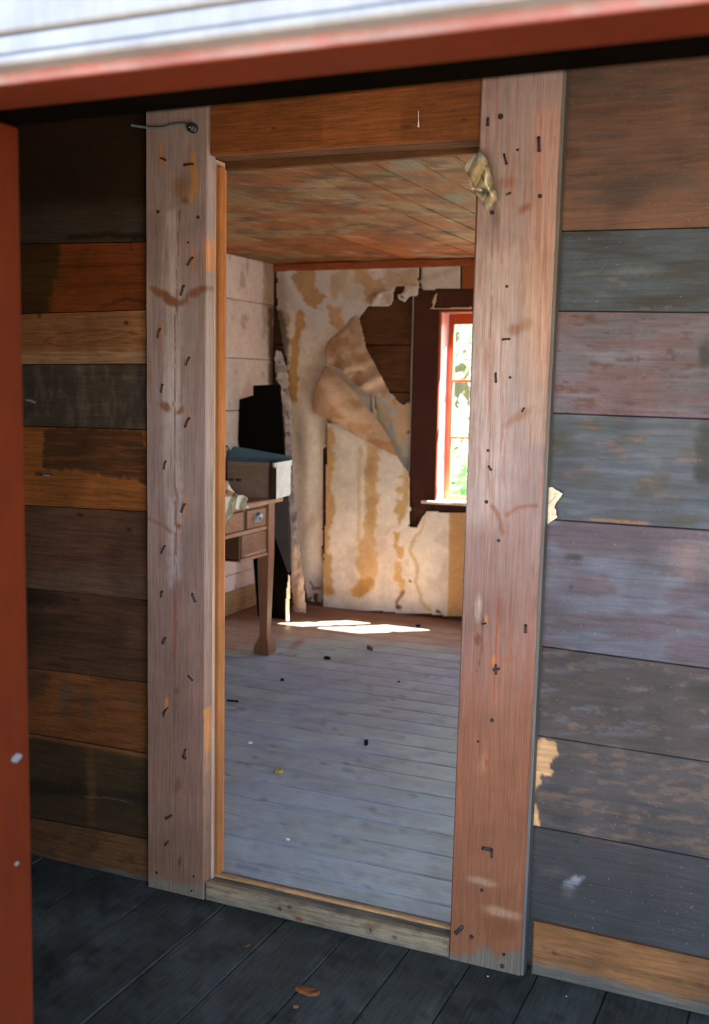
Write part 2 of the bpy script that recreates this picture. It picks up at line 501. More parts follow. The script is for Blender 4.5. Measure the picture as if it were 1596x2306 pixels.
for i in range(len(xs) - 1):
    a, b_ = xs[i] + 0.0012, xs[i + 1] - 0.0012
    dz = rng_.uniform(-0.002, 0.0015)
    k = rng_.uniform(0.9, 1.12)
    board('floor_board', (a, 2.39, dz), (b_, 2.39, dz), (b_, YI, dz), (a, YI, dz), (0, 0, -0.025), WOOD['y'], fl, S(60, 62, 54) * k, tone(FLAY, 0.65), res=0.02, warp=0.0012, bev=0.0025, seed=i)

# ================================================================ partition wall of wide planks, with the doorway
OPL, OPR, OPT = -1.43, -0.752, 1.893           # opening
wp = MB()
wp.box(XL - 0.1, OPL - 0.02, 2.391, 2.42, -0.05, 2.45, S(96, 70, 48))
wp.box(OPR + 0.02, XR + 0.1, 2.391, 2.42, -0.05, 2.45, S(96, 70, 48))
wp.box(OPL - 0.02, OPR + 0.02, 2.391, 2.42, OPT + 0.045, 2.45, S(96, 70, 48))
wpart = tag(wp.build('wall_partition', WOOD['z']), 'wall of wide old horizontal planks around the doorway', kind='structure')
def seamline(a, b_, Y):
    p, q = onY(*a, Y), onY(*b_, Y)
    k = (q[2] - p[2]) / (q[0] - p[0])
    return lambda X: p[2] + k * 0.9 * (X - (p[0] + q[0]) / 2) + (q[2] - p[2]) / 2
def const(z): return lambda X: z
def planks(seams, X0, X1, specs, Y=YP, k=1.0):
    for i, (base, lay, mat) in enumerate(specs):
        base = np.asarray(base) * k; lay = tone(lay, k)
        t, b_ = seams[i], seams[i + 1]
        g = 0.0007
        rng = random.Random(i * 7 + int(X0 * 10))
        y = Y + rng.uniform(-0.0025, 0.0025)
        board('plank', (X0, y, t(X0) - g), (X1, y, t(X1) - g), (X1, y, b_(X1) + g), (X0, y, b_(X0) + g), (0, 0.024, 0), mat, wpart, base, lay, res=0.0045, warp=0.0012, bev=0.0016, seed=i + 3)
WX, PX = WOOD['x'], PAINTX
sL = [const(2.2), seamline((20, 548), (327, 545), YP), seamline((16, 708), (327, 697), YP), seamline((16, 821), (327, 819), YP), seamline((23, 959), (330, 967), YP),
      seamline((30, 1136), (331, 1152), YP), seamline((36, 1322), (332, 1352), YP), seamline((46, 1502), (332, 1538), YP), seamline((49, 1649), (332, 1698), YP), const(0.02)]
ORG = S(150, 88, 42); DRK = S(66, 46, 26)
specL = [
    (S(54, 36, 18), [('p', [(-200, 470), (340, 460), (340, 560), (-200, 560)], S(92, 80, 72), 0.7, 25, 10, 40.), ('l', ([(160, 535), (250, 528), (330, 536)], 7), S(36, 26, 18), 0.8, 5, 5)], WX),
    (S(146, 74, 26), [('p', [(-300, 540), (138, 540), (134, 600), (120, 640), (110, 720), (-300, 720)], S(70, 48, 22), 0.95, 8, 8), ('e', (80, 620, 60, 40, 0), S(92, 72, 36), 0.5, 0.6, 6), ('l', ([(138, 600), (330, 596)], 3), S(110, 52, 18), 0.6, 3, 2),
                      ('l', ([(120, 646), (330, 640)], 2.5), S(100, 48, 18), 0.6, 2, 2), ('l', ([(230, 690), (285, 672), (330, 680)], 4), S(84, 40, 18), 0.7, 3, 3)], WX),
    (S(176, 122, 80), [('p', [(-200, 792), (340, 790), (340, 825), (-200, 825)], S(198, 152, 116), 0.9, 5, 4), ('l', ([(95, 770), (140, 748), (230, 740), (310, 752), (250, 764), (140, 780), (95, 770)], 1.6), S(140, 82, 44), 0.8, 1.5, 2),
                       ('l', ([(165, 765), (220, 752), (280, 757)], 1.5), S(140, 82, 44), 0.7, 1.5, 2), ('e', (284, 727, 5, 5, 0), S(84, 52, 30), 1, 0.3, 0), ('e', (88, 711, 6, 6, 0), S(110, 74, 46), 1, 0.4, 0), ('l', ([(16, 776), (330, 772)], 2), S(146, 92, 54), 0.6, 2, 4)], WX),
    (S(80, 68, 60), [('n', (9, 40, 0.10, 31), S(122, 104, 84), 0.55, 0.1, 0), ('n', (60, 30, 0.15, 12), S(66, 56, 50), 0.6, 0.1, 0), ('l', ([(60, 900), (78, 905)], 2.5), S(190, 190, 190), 0.9, 1.5, 2), ('e', (232, 855, 4, 3, 0), S(50, 40, 34), 1, 0.4, 0)], PX),
    (S(176, 106, 48), [('p', [(100, 968), (130, 962), (332, 966), (332, 1098), (315, 1086), (305, 1078), (270, 1078), (235, 1072), (200, 1066), (165, 1058), (130, 1058), (112, 1060), (95, 1052), (98, 1010)], S(88, 56, 30), 0.95, 4, 7, 10.),
                       ('p', [(320, 966), (332, 966), (332, 1008), (323, 1005)], S(196, 110, 42), 1, 2, 1), ('l', ([(135, 996), (175, 997)], 3), S(120, 82, 46), 0.8, 2, 2), ('n', (140, 5, 0.12, 8), S(150, 84, 34), 0.6, 0.06, 0), ('l', ([(82, 1067), (112, 1070)], 3.5), S(46, 34, 28), 0.9, 2, 2), ('l', ([(96, 1069), (112, 1071)], 1.5), S(200, 200, 200), 0.9, 1, 1)], WX),
    (S(112, 76, 54), [('n', (90, 22, 0.1, 41), S(92, 66, 48), 0.7, 0.1, 0), ('e', (180, 1160, 8, 4, 0), S(50, 34, 24), 0.9, 0.5, 2), ('e', (290, 1193, 7, 4, 0), S(50, 32, 22), 0.9, 0.5, 2), ('p', [(-100, 1270), (340, 1290), (340, 1360), (-100, 1340)], S(122, 98, 78), 0.5, 25, 12, 30.)], WX),
    (S(100, 66, 44), [('e', (75, 1345, 55, 22, 5), S(48, 34, 18), 0.95, 0.6, 8), ('e', (65, 1430, 60, 50, 5), S(62, 42, 24), 0.7, 0.7, 14), ('n', (110, 14, 0.12, 6), S(70, 46, 28), 0.6, 0.06, 0), ('e', (170, 1350, 8, 3, 8), S(48, 32, 18), 0.9, 0.5, 2)], WX),
    (S(142, 82, 38), [('p', [(0, 1500), (115, 1518), (105, 1540), (95, 1560), (40, 1600), (0, 1600)], S(92, 64, 36), 0.9, 10, 10), ('e', (148, 1570, 16, 40, 0), S(104, 82, 62), 0.7, 0.6, 8), ('e', (195, 1590, 12, 40, 0), S(110, 84, 60), 0.6, 0.6, 8), ('e', (296, 1583, 22, 5, 10), S(110, 88, 66), 0.7, 0.5, 3), ('n', (120, 8, 0.1, 33), S(110, 62, 28), 0.7, 0.06, 0)], WX),
    (S(82, 58, 30), [('p', [(0, 1740), (60, 1750), (150, 1770), (330, 1790), (330, 1815), (240, 1800), (120, 1790), (0, 1790)], S(40, 28, 14), 0.8, 12, 10, 24.), ('l', ([(200, 1680), (206, 1760), (206, 1870)], 9), S(112, 72, 32), 0.85, 5, 3), ('e', (175, 1762, 14, 12, 0), S(60, 40, 20), 0.8, 0.4, 3), ('l', ([(190, 1795), (250, 1797), (300, 1812)], 1.5), S(120, 100, 74), 0.8, 1, 2), ('l', ([(50, 1652), (332, 1702)], 5), S(150, 92, 44), 0.9, 3, 2)], WX),
]
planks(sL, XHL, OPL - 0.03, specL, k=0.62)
sR = [const(2.2), seamline((1265, 520), (1596, 512), YP), seamline((1255, 700), (1596, 704), YP), seamline((1237, 930), (1596, 944), YP), seamline((1254, 1171), (1596, 1194), YP),
      seamline((1213, 1454), (1596, 1506), YP), seamline((1239, 1661), (1594, 1716), YP), seamline((1194, 1859), (1596, 1936), YP), const(0.02)]
ORGB = S(252, 190, 128)
specR = [
    (S(124, 88, 70), [('n', (150, 20, 0.08, 51), S(100, 82, 74), 0.7, 0.1, 0), ('e', (1290, 345, 20, 18, 0), S(96, 62, 46), 0.7, 0.6, 5), ('l', ([(1280, 397), (1345, 392)], 4), S(80, 56, 42), 0.8, 3, 2), ('e', (1410, 420, 50, 30, 0), S(92, 76, 70), 0.6, 0.7, 12), ('p', [(1250, 478), (1600, 470), (1600, 520), (1250, 530)], S(146, 100, 78), 0.5, 12, 8)], PX),
    (S(70, 84, 98), [('n', (110, 16, 0.06, 61), S(60, 64, 66), 0.8, 0.08, 0), ('e', (1470, 682, 70, 16, 0), S(48, 46, 44), 0.9, 0.6, 6), ('e', (1440, 610, 60, 12, 0), S(112, 122, 132), 0.5, 0.7, 10), ('n', (50, 9, 0.24, 17), S(120, 112, 100), 0.45, 0.05, 0)], PX),
    (S(120, 92, 98), [('n', (140, 30, 0.05, 71), S(116, 112, 126), 0.8, 0.12, 0), ('e', (1390, 800, 60, 16, 0), S(140, 140, 156), 0.6, 0.7, 10), ('e', (1590, 800, 18, 30, 0), S(40, 32, 32), 0.9, 0.5, 6), ('n', (36, 10, 0.17, 27), S(96, 62, 52), 0.8, 0.06, 0), ('e', (1475, 890, 80, 30, 0), S(108, 72, 66), 0.5, 0.7, 12)], PX),
    (S(86, 92, 102), [('n', (120, 12, 0.04, 81), S(104, 112, 126), 0.8, 0.08, 0), ('n', (70, 30, 0.14, 82), S(90, 82, 68), 0.8, 0.08, 0), ('e', (1590, 1000, 24, 60, 0), S(44, 42, 34), 0.9, 0.6, 10), ('e', (1585, 1068, 26, 20, 0), S(30, 28, 26), 0.95, 0.4, 5), ('n', (40, 9, 0.22, 87), S(150, 108, 84), 0.55, 0.05, 0),
                     ('l', ([(1330, 1171), (1460, 1180)], 2.5), S(190, 128, 88), 0.9, 2, 3)], PX),
    (S(98, 81, 92), [('n', (120, 34, 0.03, 91), S(110, 112, 128), 0.85, 0.1, 0), ('e', (1560, 1255, 50, 40, 0), S(150, 122, 118), 0.7, 0.7, 24, 8.), ('e', (1290, 1255, 20, 8, 0), S(48, 38, 38), 0.9, 0.5, 4), ('e', (1285, 1322, 5, 5, 0), S(40, 32, 34), 1, 0.4, 0), ('e', (1250, 1300, 40, 40, 0), S(120, 122, 136), 0.5, 0.7, 6),
                      ('l', ([(1300, 1325), (1430, 1345), (1600, 1375)], 2), S(80, 74, 82), 0.7, 1.5, 3), ('e', (1250, 1375, 40, 24, 0), S(70, 58, 60), 0.7, 0.7, 10), ('l', ([(1255, 1462), (1295, 1466)], 2.5), S(210, 150, 100), 0.95, 1.5, 1)], PX),
    (S(82, 67, 64), [('n', (80, 26, 0.06, 101), S(66, 54, 50), 0.85, 0.1, 0), ('n', (60, 14, 0.15, 102), S(104, 98, 104), 0.7, 0.06, 0), ('e', (1470, 1605, 26, 18, 0), S(52, 46, 48), 0.8, 0.5, 8), ('n', (30, 11, 0.22, 105), S(136, 108, 94), 0.55, 0.06, 0), ('l', ([(1560, 1545), (1600, 1560)], 16), S(44, 36, 30), 0.8, 10, 8)], PX),
    (S(78, 68, 65), [('n', (34, 10, 0.08, 111), S(120, 92, 76), 0.75, 0.08, 0), ('n', (70, 24, 0.14, 113), S(60, 58, 62), 0.8, 0.08, 0), ('p', [(1180, 1664), (1226, 1664), (1252, 1672), (1254, 1700), (1244, 1710), (1236, 1722), (1246, 1740), (1240, 1748), (1222, 1746), (1215, 1738), (1218, 1760), (1212, 1772), (1200, 1784), (1196, 1800), (1210, 1822), (1216, 1860), (1180, 1862)], ORGB, 0.98, 2.5, 5, 8.)], PX),
    (S(58, 54, 54), [('n', (90, 30, 0.08, 121), S(60, 58, 60), 0.7, 0.1, 0), ('e', (1290, 1985, 20, 8, -20), S(190, 190, 194), 0.85, 0.6, 8, 6.), ('e', (1284, 2000, 14, 20, 20), S(120, 110, 108), 0.6, 0.7, 6), ('e', (1250, 1962, 28, 12, 0), S(104, 94, 90), 0.5, 0.7, 8), ('e', (1298, 1895, 5, 5, 0), S(34, 30, 30), 1, 0.4, 0), ('l', ([(1310, 1888), (1440, 1910)], 3), S(110, 72, 64), 0.6, 3, 3)], PX),
]
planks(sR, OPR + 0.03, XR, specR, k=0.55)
# skirting boards
bbl = struct('baseboard_left', 'orange brown skirting board left of the doorway', (-2.1, YP, 0))
tl = seamline((55, 1841), (332, 1892), YP - 0.015)
DUST = [('p', [(-300, 1880), (60, 1924), (340, 1974), (340, 2050), (-300, 2000)], S(104, 100, 90), 0.85, 9, 6, 30.), ('n', (40, 16, 0.2, 3), S(80, 56, 34), 0.6, 0.06, 0)]
board('board', (XHL, YP - 0.015, tl(XHL)), (-1.62, YP - 0.015, tl(-1.62)), (-1.62, YP - 0.015, 0.0), (XHL, YP - 0.015, 0.0), (0, 0.013, 0), WOOD['x'], bbl, S(106, 66, 34), tone(DUST, 0.6), res=0.008, bev=0.004)
bbr = struct('baseboard_right', 'orange brown skirting board right of the doorway', (0.2, YP, 0))
tr_ = seamline((1184, 2072), (1596, 2162), YP - 0.015)
DUST = [('p', [(1170, 2160), (1300, 2190), (1600, 2262), (1600, 2340), (1170, 2240)], S(108, 104, 94), 0.85, 10, 6, 30.), ('l', ([(1225, 2135), (1300, 2160), (1600, 2232)], 5), S(120, 78, 40), 0.6, 5, 8), ('e', (1248, 2147, 6, 3, 15), S(60, 38, 22), 0.9, 0.5, 1)]
board('board', (-0.565, YP - 0.015, tr_(-0.565)), (XR, YP - 0.015, 0.115), (XR, YP - 0.015, 0.0), (-0.565, YP - 0.015, 0.0), (0, 0.013, 0), WOOD['x'], bbr, S(126, 80, 42), tone(DUST, 0.6), res=0.008, bev=0.004)

# ---------------------------------------------------------------- door casing boards, header, jambs, threshold
d1 = struct('door_1', 'open doorway with pale weathered casing boards full of bent nails', ((OPL + OPR) / 2, YC, 0))
CASE = S(150, 131, 129); CASELOW = S(186, 128, 92)
KN = S(140, 92, 62)
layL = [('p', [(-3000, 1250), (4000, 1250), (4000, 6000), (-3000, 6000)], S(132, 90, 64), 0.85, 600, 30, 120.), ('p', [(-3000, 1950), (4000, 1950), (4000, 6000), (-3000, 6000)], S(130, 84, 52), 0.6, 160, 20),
        ('p', [(372, 480), (402, 470), (408, 800), (404, 1300), (385, 1320), (368, 1000)], S(214, 196, 194), 0.7, 12, 6), ('l', ([(404, 470), (396, 660), (392, 900), (396, 1300), (392, 1700)], 1.4), S(120, 92, 84), 0.8, 1.2, 3),
        ('e', (362, 660, 28, 10, 28), KN, 0.95, 0.35, 5), ('e', (385, 678, 20, 9, 18), KN, 0.95, 0.4, 5), ('e', (443, 657, 26, 9, -22), KN, 0.95, 0.35, 5), ('e', (410, 682, 16, 7, -20), KN, 0.8, 0.5, 4), ('e', (408, 420, 22, 28, 0), S(150, 108, 80), 0.8, 0.6, 6), ('e', (418, 452, 8, 8, 0), S(120, 76, 48), 0.9, 0.5, 2),
        ('p', [(427, 345), (440, 342), (442, 380), (446, 420), (432, 460), (425, 462), (432, 410), (426, 380)], S(208, 148, 92), 0.95, 2, 2), ('l', ([(361, 330), (361, 374)], 4), S(206, 142, 86), 0.95, 2, 1),
        ('p', [(459, 535), (466, 530), (469, 560), (468, 610), (459, 618)], S(210, 146, 104), 0.95, 2, 1), ('l', ([(434, 560), (434, 610)], 2), S(208, 136, 80), 0.9, 1.5, 1), ('l', ([(362, 725), (360, 775)], 2.5), S(208, 136, 80), 0.9, 1.5, 1),
        ('e', (371, 915, 16, 8, 40), KN, 0.9, 0.45, 4), ('e', (405, 925, 12, 6, -45), KN, 0.9, 0.45, 4), ('l', ([(427, 925), (427, 955)], 2), S(208, 136, 80), 0.9, 1.5, 1), ('l', ([(418, 1120), (417, 1165)], 2.5), S(208, 136, 80), 0.9, 1.5, 1), ('l', ([(376, 1575), (374, 1600)], 4), S(214, 138, 82), 0.95, 2, 1),
        ('l', ([(334, 1168), (356, 1178), (385, 1198)], 4), S(150, 104, 82), 0.85, 3, 2), ('e', (403, 1185, 6, 6, 0), S(130, 84, 64), 0.9, 0.5, 1), ('l', ([(398, 1100), (397, 1160), (396, 1250)], 2), S(160, 80, 56), 0.8, 1.5, 3), ('l', ([(396, 1350), (392, 1410), (394, 1480)], 3), S(168, 84, 58), 0.7, 2, 4),
        ('e', (398, 1555, 6, 5, 0), S(120, 80, 64), 0.9, 0.5, 1), ('e', (400, 1770, 7, 16, 20), S(128, 84, 64), 0.8, 0.6, 3), ('e', (405, 1940, 4, 12, 10), S(110, 62, 36), 0.9, 0.5, 1), ('p', [(325, 1975), (470, 2000), (470, 2040), (325, 2010)], S(140, 130, 112), 0.7, 10, 8),
        ('l', ([(462, 1600), (463, 1740)], 3), S(206, 134, 74), 0.9, 2, 2), ('n', (8, 120, 0.14, 66), S(150, 116, 104), 0.5, 0.08, 0)]
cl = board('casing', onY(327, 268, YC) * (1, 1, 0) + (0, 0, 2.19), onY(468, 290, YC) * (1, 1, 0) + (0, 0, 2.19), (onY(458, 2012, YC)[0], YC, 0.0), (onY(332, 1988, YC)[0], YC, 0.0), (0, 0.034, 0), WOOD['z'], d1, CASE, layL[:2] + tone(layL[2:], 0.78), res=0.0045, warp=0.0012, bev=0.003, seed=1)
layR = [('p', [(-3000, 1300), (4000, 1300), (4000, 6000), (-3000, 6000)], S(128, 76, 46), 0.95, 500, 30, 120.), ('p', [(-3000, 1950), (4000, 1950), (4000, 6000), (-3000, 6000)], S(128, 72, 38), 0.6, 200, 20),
        ('p', [(1080, 560), (1160, 560), (1150, 1100), (1110, 1180), (1050, 1180)], S(214, 190, 184), 0.55, 40, 8), ('p', [(1200, 240), (1270, 240), (1240, 860), (1200, 860), (1190, 500)], S(198, 152, 138), 0.6, 18, 5),
        ('p', [(1175, 600), (1250, 500), (1240, 1000), (1180, 1000)], S(204, 168, 148), 0.5, 20, 5), ('e', (1112, 480, 10, 40, 0), S(120, 106, 104), 0.8, 0.7, 4), ('e', (1140, 410, 22, 12, 0), S(150, 110, 96), 0.7, 0.6, 5), ('e', (1180, 470, 18, 9, -30), S(150, 94, 70), 0.8, 0.6, 4), ('e', (1160, 742, 20, 12, -25), S(150, 110, 92), 0.8, 0.6, 5), ('e', (1185, 730, 16, 12, -30), S(160, 122, 100), 0.7, 0.6, 5),
        ('e', (1165, 940, 34, 9, -35), S(166, 122, 98), 0.8, 0.55, 5), ('l', ([(1108, 1140), (1122, 1160), (1131, 1200)], 5), S(152, 100, 78), 0.85, 4, 2), ('l', ([(1140, 1160), (1165, 1143), (1208, 1138)], 4), S(150, 100, 78), 0.85, 3, 2),
        ('l', ([(1108, 540), (1104, 800), (1100, 1100)], 1.2), S(140, 112, 106), 0.7, 1, 2), ('e', (1076, 1370, 7, 30, 3), S(214, 190, 176), 0.7, 0.5, 4), ('e', (1075, 1440, 6, 14, 3), S(96, 54, 32), 0.9, 0.4, 3), ('l', ([(1086, 1390), (1083, 1470), (1073, 1515)], 1.5), S(120, 66, 44), 0.85, 1, 2),
        ('l', ([(1124, 1350), (1121, 1420), (1118, 1500), (1108, 1590)], 2.2), S(176, 82, 48), 0.8, 1.5, 4), ('e', (1112, 1490, 4, 14, 3), S(216, 130, 66), 0.9, 0.4, 1), ('e', (1095, 1395, 3, 10, 0), S(226, 160, 92), 0.95, 0.3, 0), ('e', (1145, 1485, 16, 7, -10), S(150, 96, 70), 0.7, 0.6, 3), ('e', (1085, 1720, 14, 22, 20), S(164, 112, 84), 0.7, 0.6, 4), ('e', (1096, 1718, 4, 8, 0), S(160, 70, 40), 0.9, 0.5, 1),
        ('n', (6, 200, 0.1, 76), S(158, 92, 62), 0.35, 0.08, 0), ('p', [(1000, 2145), (1060, 2150), (1090, 2130), (1120, 2160), (1150, 2140), (1180, 2150), (1180, 2230), (1000, 2220)], S(116, 106, 90), 0.85, 10, 8, 8.), ('e', (1085, 1985, 30, 8, 12), S(190, 152, 122), 0.6, 0.6, 5), ('e', (1130, 2055, 40, 9, 14), S(192, 150, 116), 0.6, 0.6, 5), ('p', [(1085, 2065), (1160, 2075), (1160, 2110), (1100, 2120), (1085, 2100)], S(130, 72, 36), 0.6, 8, 5)]
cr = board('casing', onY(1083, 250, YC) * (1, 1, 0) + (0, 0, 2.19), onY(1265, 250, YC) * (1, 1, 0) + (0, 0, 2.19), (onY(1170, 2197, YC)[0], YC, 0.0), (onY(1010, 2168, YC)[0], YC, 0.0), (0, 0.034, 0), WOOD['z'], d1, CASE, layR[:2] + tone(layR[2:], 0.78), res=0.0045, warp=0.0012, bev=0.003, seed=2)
# grey batten closing the gap beside the right casing
xa, xb = onY(1265, 250, YC)[0], onY(1170, 2197, YC)[0]
MB().prism([(xa - 0.002, YC + 0.006, 2.19), (xa + 0.007, YC + 0.006, 2.19), (xb + 0.007, YC + 0.006, 0), (xb - 0.002, YC + 0.006, 0)], (0, 0.028, 0), S(100, 95, 90)).build('batten', WOOD['z'], d1)
# header plank, head jamb
board('header', (-1.595, YC + 0.012, 2.19), (-0.735, YC + 0.012, 2.19), (-0.735, YC + 0.012, 1.888), (-1.595, YC + 0.012, 1.898), (0, 0.022, 0), WOOD['x'], d1, S(118, 68, 30),
      [('p', [(720, 250), (905, 250), (900, 320), (720, 322)], S(138, 82, 42), 0.6, 3, 1), ('l', ([(720, 260), (722, 325)], 2), S(110, 66, 34), 0.8, 1.5, 1), ('l', ([(903, 255), (901, 312)], 2), S(110, 66, 34), 0.8, 1.5, 1), ('e', (615, 288, 5, 3, 0), S(60, 34, 18), 0.9, 0.5, 0), ('e', (914, 284, 12, 4, 0), S(70, 40, 22), 0.9, 0.5, 1), ('e', (1045, 270, 5, 3, 0), S(70, 40, 22), 0.9, 0.5, 1), ('n', (120, 7, 0.12, 7), S(130, 74, 34), 0.6, 0.06, 0)], res=0.006, bev=0.004)
MB().prism([(OPL - 0.02, 2.367, 1.896), (OPR + 0.04, 2.367, 1.886), (OPR + 0.04, 2.367, 1.94), (OPL - 0.02, 2.367, 1.94)], (0, 0.06, 0), S(96, 60, 34)).build('head_jamb', WOOD['x'], d1)
MB().box(OPL - 0.02, OPR + 0.03, 2.427, 2.445, 1.874, 1.95, S(90, 56, 30), 0.002).build('head_stop', WOOD['x'], d1)
# side jambs: grey face then an orange stop with a bead
for sgn, xo in ((1, OPL), (-1, OPR)):
    j = MB(); j.box(min(xo - 0.02 * sgn, xo), max(xo - 0.02 * sgn, xo), 2.366, 2.42, 0.0, 1.893, S(170, 140, 120), 0.002)
    jo = j.build('jamb', WOOD['z'], d1)
    a, b_ = sorted((xo - 0.004 * sgn, xo + 0.012 * sgn))
    MB().box(a, b_, 2.378, 2.401, 0.05, 1.878, S(150, 92, 46), 0.004).build('door_stop', WOOD['z'], d1)
    a, b_ = sorted((xo - 0.004 * sgn, xo + 0.010 * sgn))
    MB().box(a, b_, 2.404, 2.412, 0.05, 1.874, S(170, 104, 62), 0.003).build('bead', WOOD['z'], d1)
# threshold
TLAY = [('n', (60, 14, 0.08, 9), S(142, 110, 78), 0.7, 0.08, 0), ('n', (36, 14, 0.2, 29), S(96, 70, 46), 0.5, 0.08, 0), ('p', [(440, 2010), (1020, 2150), (1020, 2200), (440, 2060)], S(128, 118, 98), 0.6, 8, 6), ('e', (673, 2069, 9, 5, 12), S(120, 70, 36), 0.9, 0.4, 1), ('e', (630, 2046, 4, 4, 0), S(60, 42, 28), 0.9, 0.4, 1), ('e', (652, 2043, 6, 4, 0), S(64, 44, 30), 0.9, 0.4, 1), ('e', (834, 2095, 3, 5, 0), S(60, 42, 28), 0.9, 0.4, 0), ('e', (888, 2111, 4, 4, 0), S(56, 40, 28), 0.9, 0.4, 0)]
xl_, xr_ = onY(459, 2036, YC)[0] + 0.001, onY(1009, 2170, YC)[0] - 0.001
board('threshold', (xl_, YC + 0.001, 0.049), (xr_, YC + 0.001, 0.049), (xr_, YC + 0.001, 0.0), (xl_, YC + 0.001, 0.0), (0, 0.018, 0), WOOD['x'], d1, S(150, 126, 98), TLAY, res=0.006, bev=0.005)
board('tread', (xl_, 2.42, 0.047), (xr_, 2.42, 0.047), (xr_, YC + 0.02, 0.047), (xl_, YC + 0.02, 0.047), (0, 0, -0.045), WOOD['x'], d1, S(112, 104, 92), [], res=0.02, bev=0.003)
MB().box(OPL, OPR, 2.376, 2.392, 0.0472, 0.056, S(190, 138, 88), 0.003).build('lip', WOOD['x'], d1)

# unseen gable over the house, added to shade the ground in front
rf = MB()
RX0, RX1, RYF, RYB = -3.6, XR + 0.35, 0.72, YB + 0.14
rm = (RYF + RYB) / 2
for (ya, yb_) in ((RYF, rm), (RYB, rm)):
    za, zb_ = 2.46, 5.0
    rf.prism([(RX0, ya, za), (RX1, ya, za), (RX1, yb_, zb_), (RX0, yb_, zb_)], (0, 0, 0.08), S(96, 90, 84))
for xg in (-3.3, XR + 0.08):
    rf.prism([(xg, RYF + 0.3, 2.45), (xg, RYB - 0.02, 2.45), (xg, rm, 4.95)], (0.03, 0, 0), SIDING)
tag(rf.build('shade_roof', WOOD['x']), 'unseen grey boarded gable added to shade the ground in front', kind='structure')
# ---------------------------------------------------------------- bent nails in the casing boards
def nailmesh(kind):
    mb = MB(); c = S(52, 40, 34)
    if kind == 'bent':
        mb.tube([(0, 0.004, 0), (0, -0.002, 0), (0.0006, -0.0045, -0.003), (0.0025, -0.006, -0.021)], [0.0026, 0.0026, 0.0026, 0.0021], c)
        mb.tube([(0.0024, -0.006, -0.020), (0.0026, -0.0062, -0.0225)], 0.0032, c, 8)
    elif kind == 'short':
        mb.tube([(0, 0.004, 0), (0, -0.002, 0), (0.0006, -0.0045, -0.002), (0.001, -0.0055, -0.011)], [0.0026, 0.0026, 0.0026, 0.0020], c)
        mb.tube([(0.001, -0.0055, -0.0105), (0.001, -0.0057, -0.0125)], 0.003, c, 8)
    else:
        mb.tube([(0, 0.003, 0), (0, -0.0025, 0)], [0.0046, 0.004], c, 8)
        mb.tube([(0, -0.0024, 0), (0, -0.004, 0)], [0.002, 0.0012], c, 6)
    o = mb.build('nail', IRON)
    me = o.data
    bpy.data.objects.remove(o)
    return me
NM = {k: nailmesh(k) for k in ('bent', 'short', 'head')}
def nails(lst, parent, ox, oy, sc):
    base = wloc(parent)
    for zx, zy, kind, ang, size in lst:
        p = onY(ox + zx * sc, oy + zy * sc, YC)
        o = bpy.data.objects.new('nail', NM[kind])
        o.location = p - base + np.array([0, -0.0003, 0])
        o.rotation_euler = (0, math.radians(ang), 0)
        o.scale = (size, 1, size)
        link(o, parent)
k1 = 520 / 1596
nails([(1115, 358, 'bent', -60, .8), (1335, 400, 'bent', 92, 1), (1093, 727, 'head', 0, 1), (1370, 765, 'head', 0, 1), (1300, 940, 'head', 0, .6), (1335, 1045, 'bent', 40, 1), (1275, 1240, 'bent', 22, 1.1), (1110, 1538, 'bent', 20, 1), (1312, 1735, 'bent', 28, .9), (1128, 1922, 'bent', 14, .9)], cl, 0, 240, k1)
nails([(1310, 68, 'bent', 30, 1.1), (1148, 365, 'bent', 14, .9), (1280, 660, 'bent', 26, 1), (1142, 950, 'bent', 30, .9), (1122, 1265, 'short', 0, 1.1), (1332, 1280, 'bent', -24, 1), (1145, 1585, 'short', 24, 1.3), (1305, 1845, 'bent', -50, .8), (1160, 2070, 'bent', 36, .9)], cl, 0, 920, k1)
nails([(1140, 0, 'bent', 5, .7), (1285, 270, 'bent', 10, 1), (1265, 315, 'short', -70, 1), (1185, 725, 'short', 60, 1.4), (1165, 905, 'short', 40, 1), (1085, 1120, 'head', 0, .8), (1340, 1145, 'head', 0, .7), (1325, 1245, 'head', 0, .6)], cl, 0, 1600, k1)
k2 = 596 / 1596
nails([(362, 290, 'bent', -12, 1), (570, 190, 'bent', 0, 1.3), (578, 540, 'head', 0, 1.15), (290, 640, 'head', 0, 1.25), (378, 1085, 'head', 0, .8), (265, 75, 'short', 0, 1.2), (340, 60, 'head', 0, 1.5), (443, 262, 'head', 0, .7), (400, 522, 'short', 60, .7)], cr, 1000, 240, k2)
nails([(352, 68, 'bent', -88, .8), (312, 270, 'bent', 0, .9), (398, 295, 'head', 0, .7), (482, 480, 'short', 25, .7), (265, 735, 'head', 0, .8), (270, 830, 'short', -35, .9), (255, 1045, 'head', 0, 1), (328, 1278, 'head', 0, .9)], cr, 1000, 740, k2)
nails([(252, 437, 'short', 80, .7), (312, 690, 'bent', 0, .9), (330, 712, 'short', 80, 1), (288, 1022, 'head', 0, 1.1), (205, 1150, 'head', 0, .8), (492, 450, 'short', 0, 1.3)], cr, 1000, 1240, k2)
nails([(235, 455, 'short', -90, 1.6), (290, 462, 'bent', 5, .8), (108, 930, 'short', 45, 1.8), (165, 990, 'head', 0, 1.3), (360, 1095, 'head', 0, 1), (350, 1165, 'head', 0, 1.4), (228, 708, 'head', 0, 1)], cr, 1000, 1740, k2)

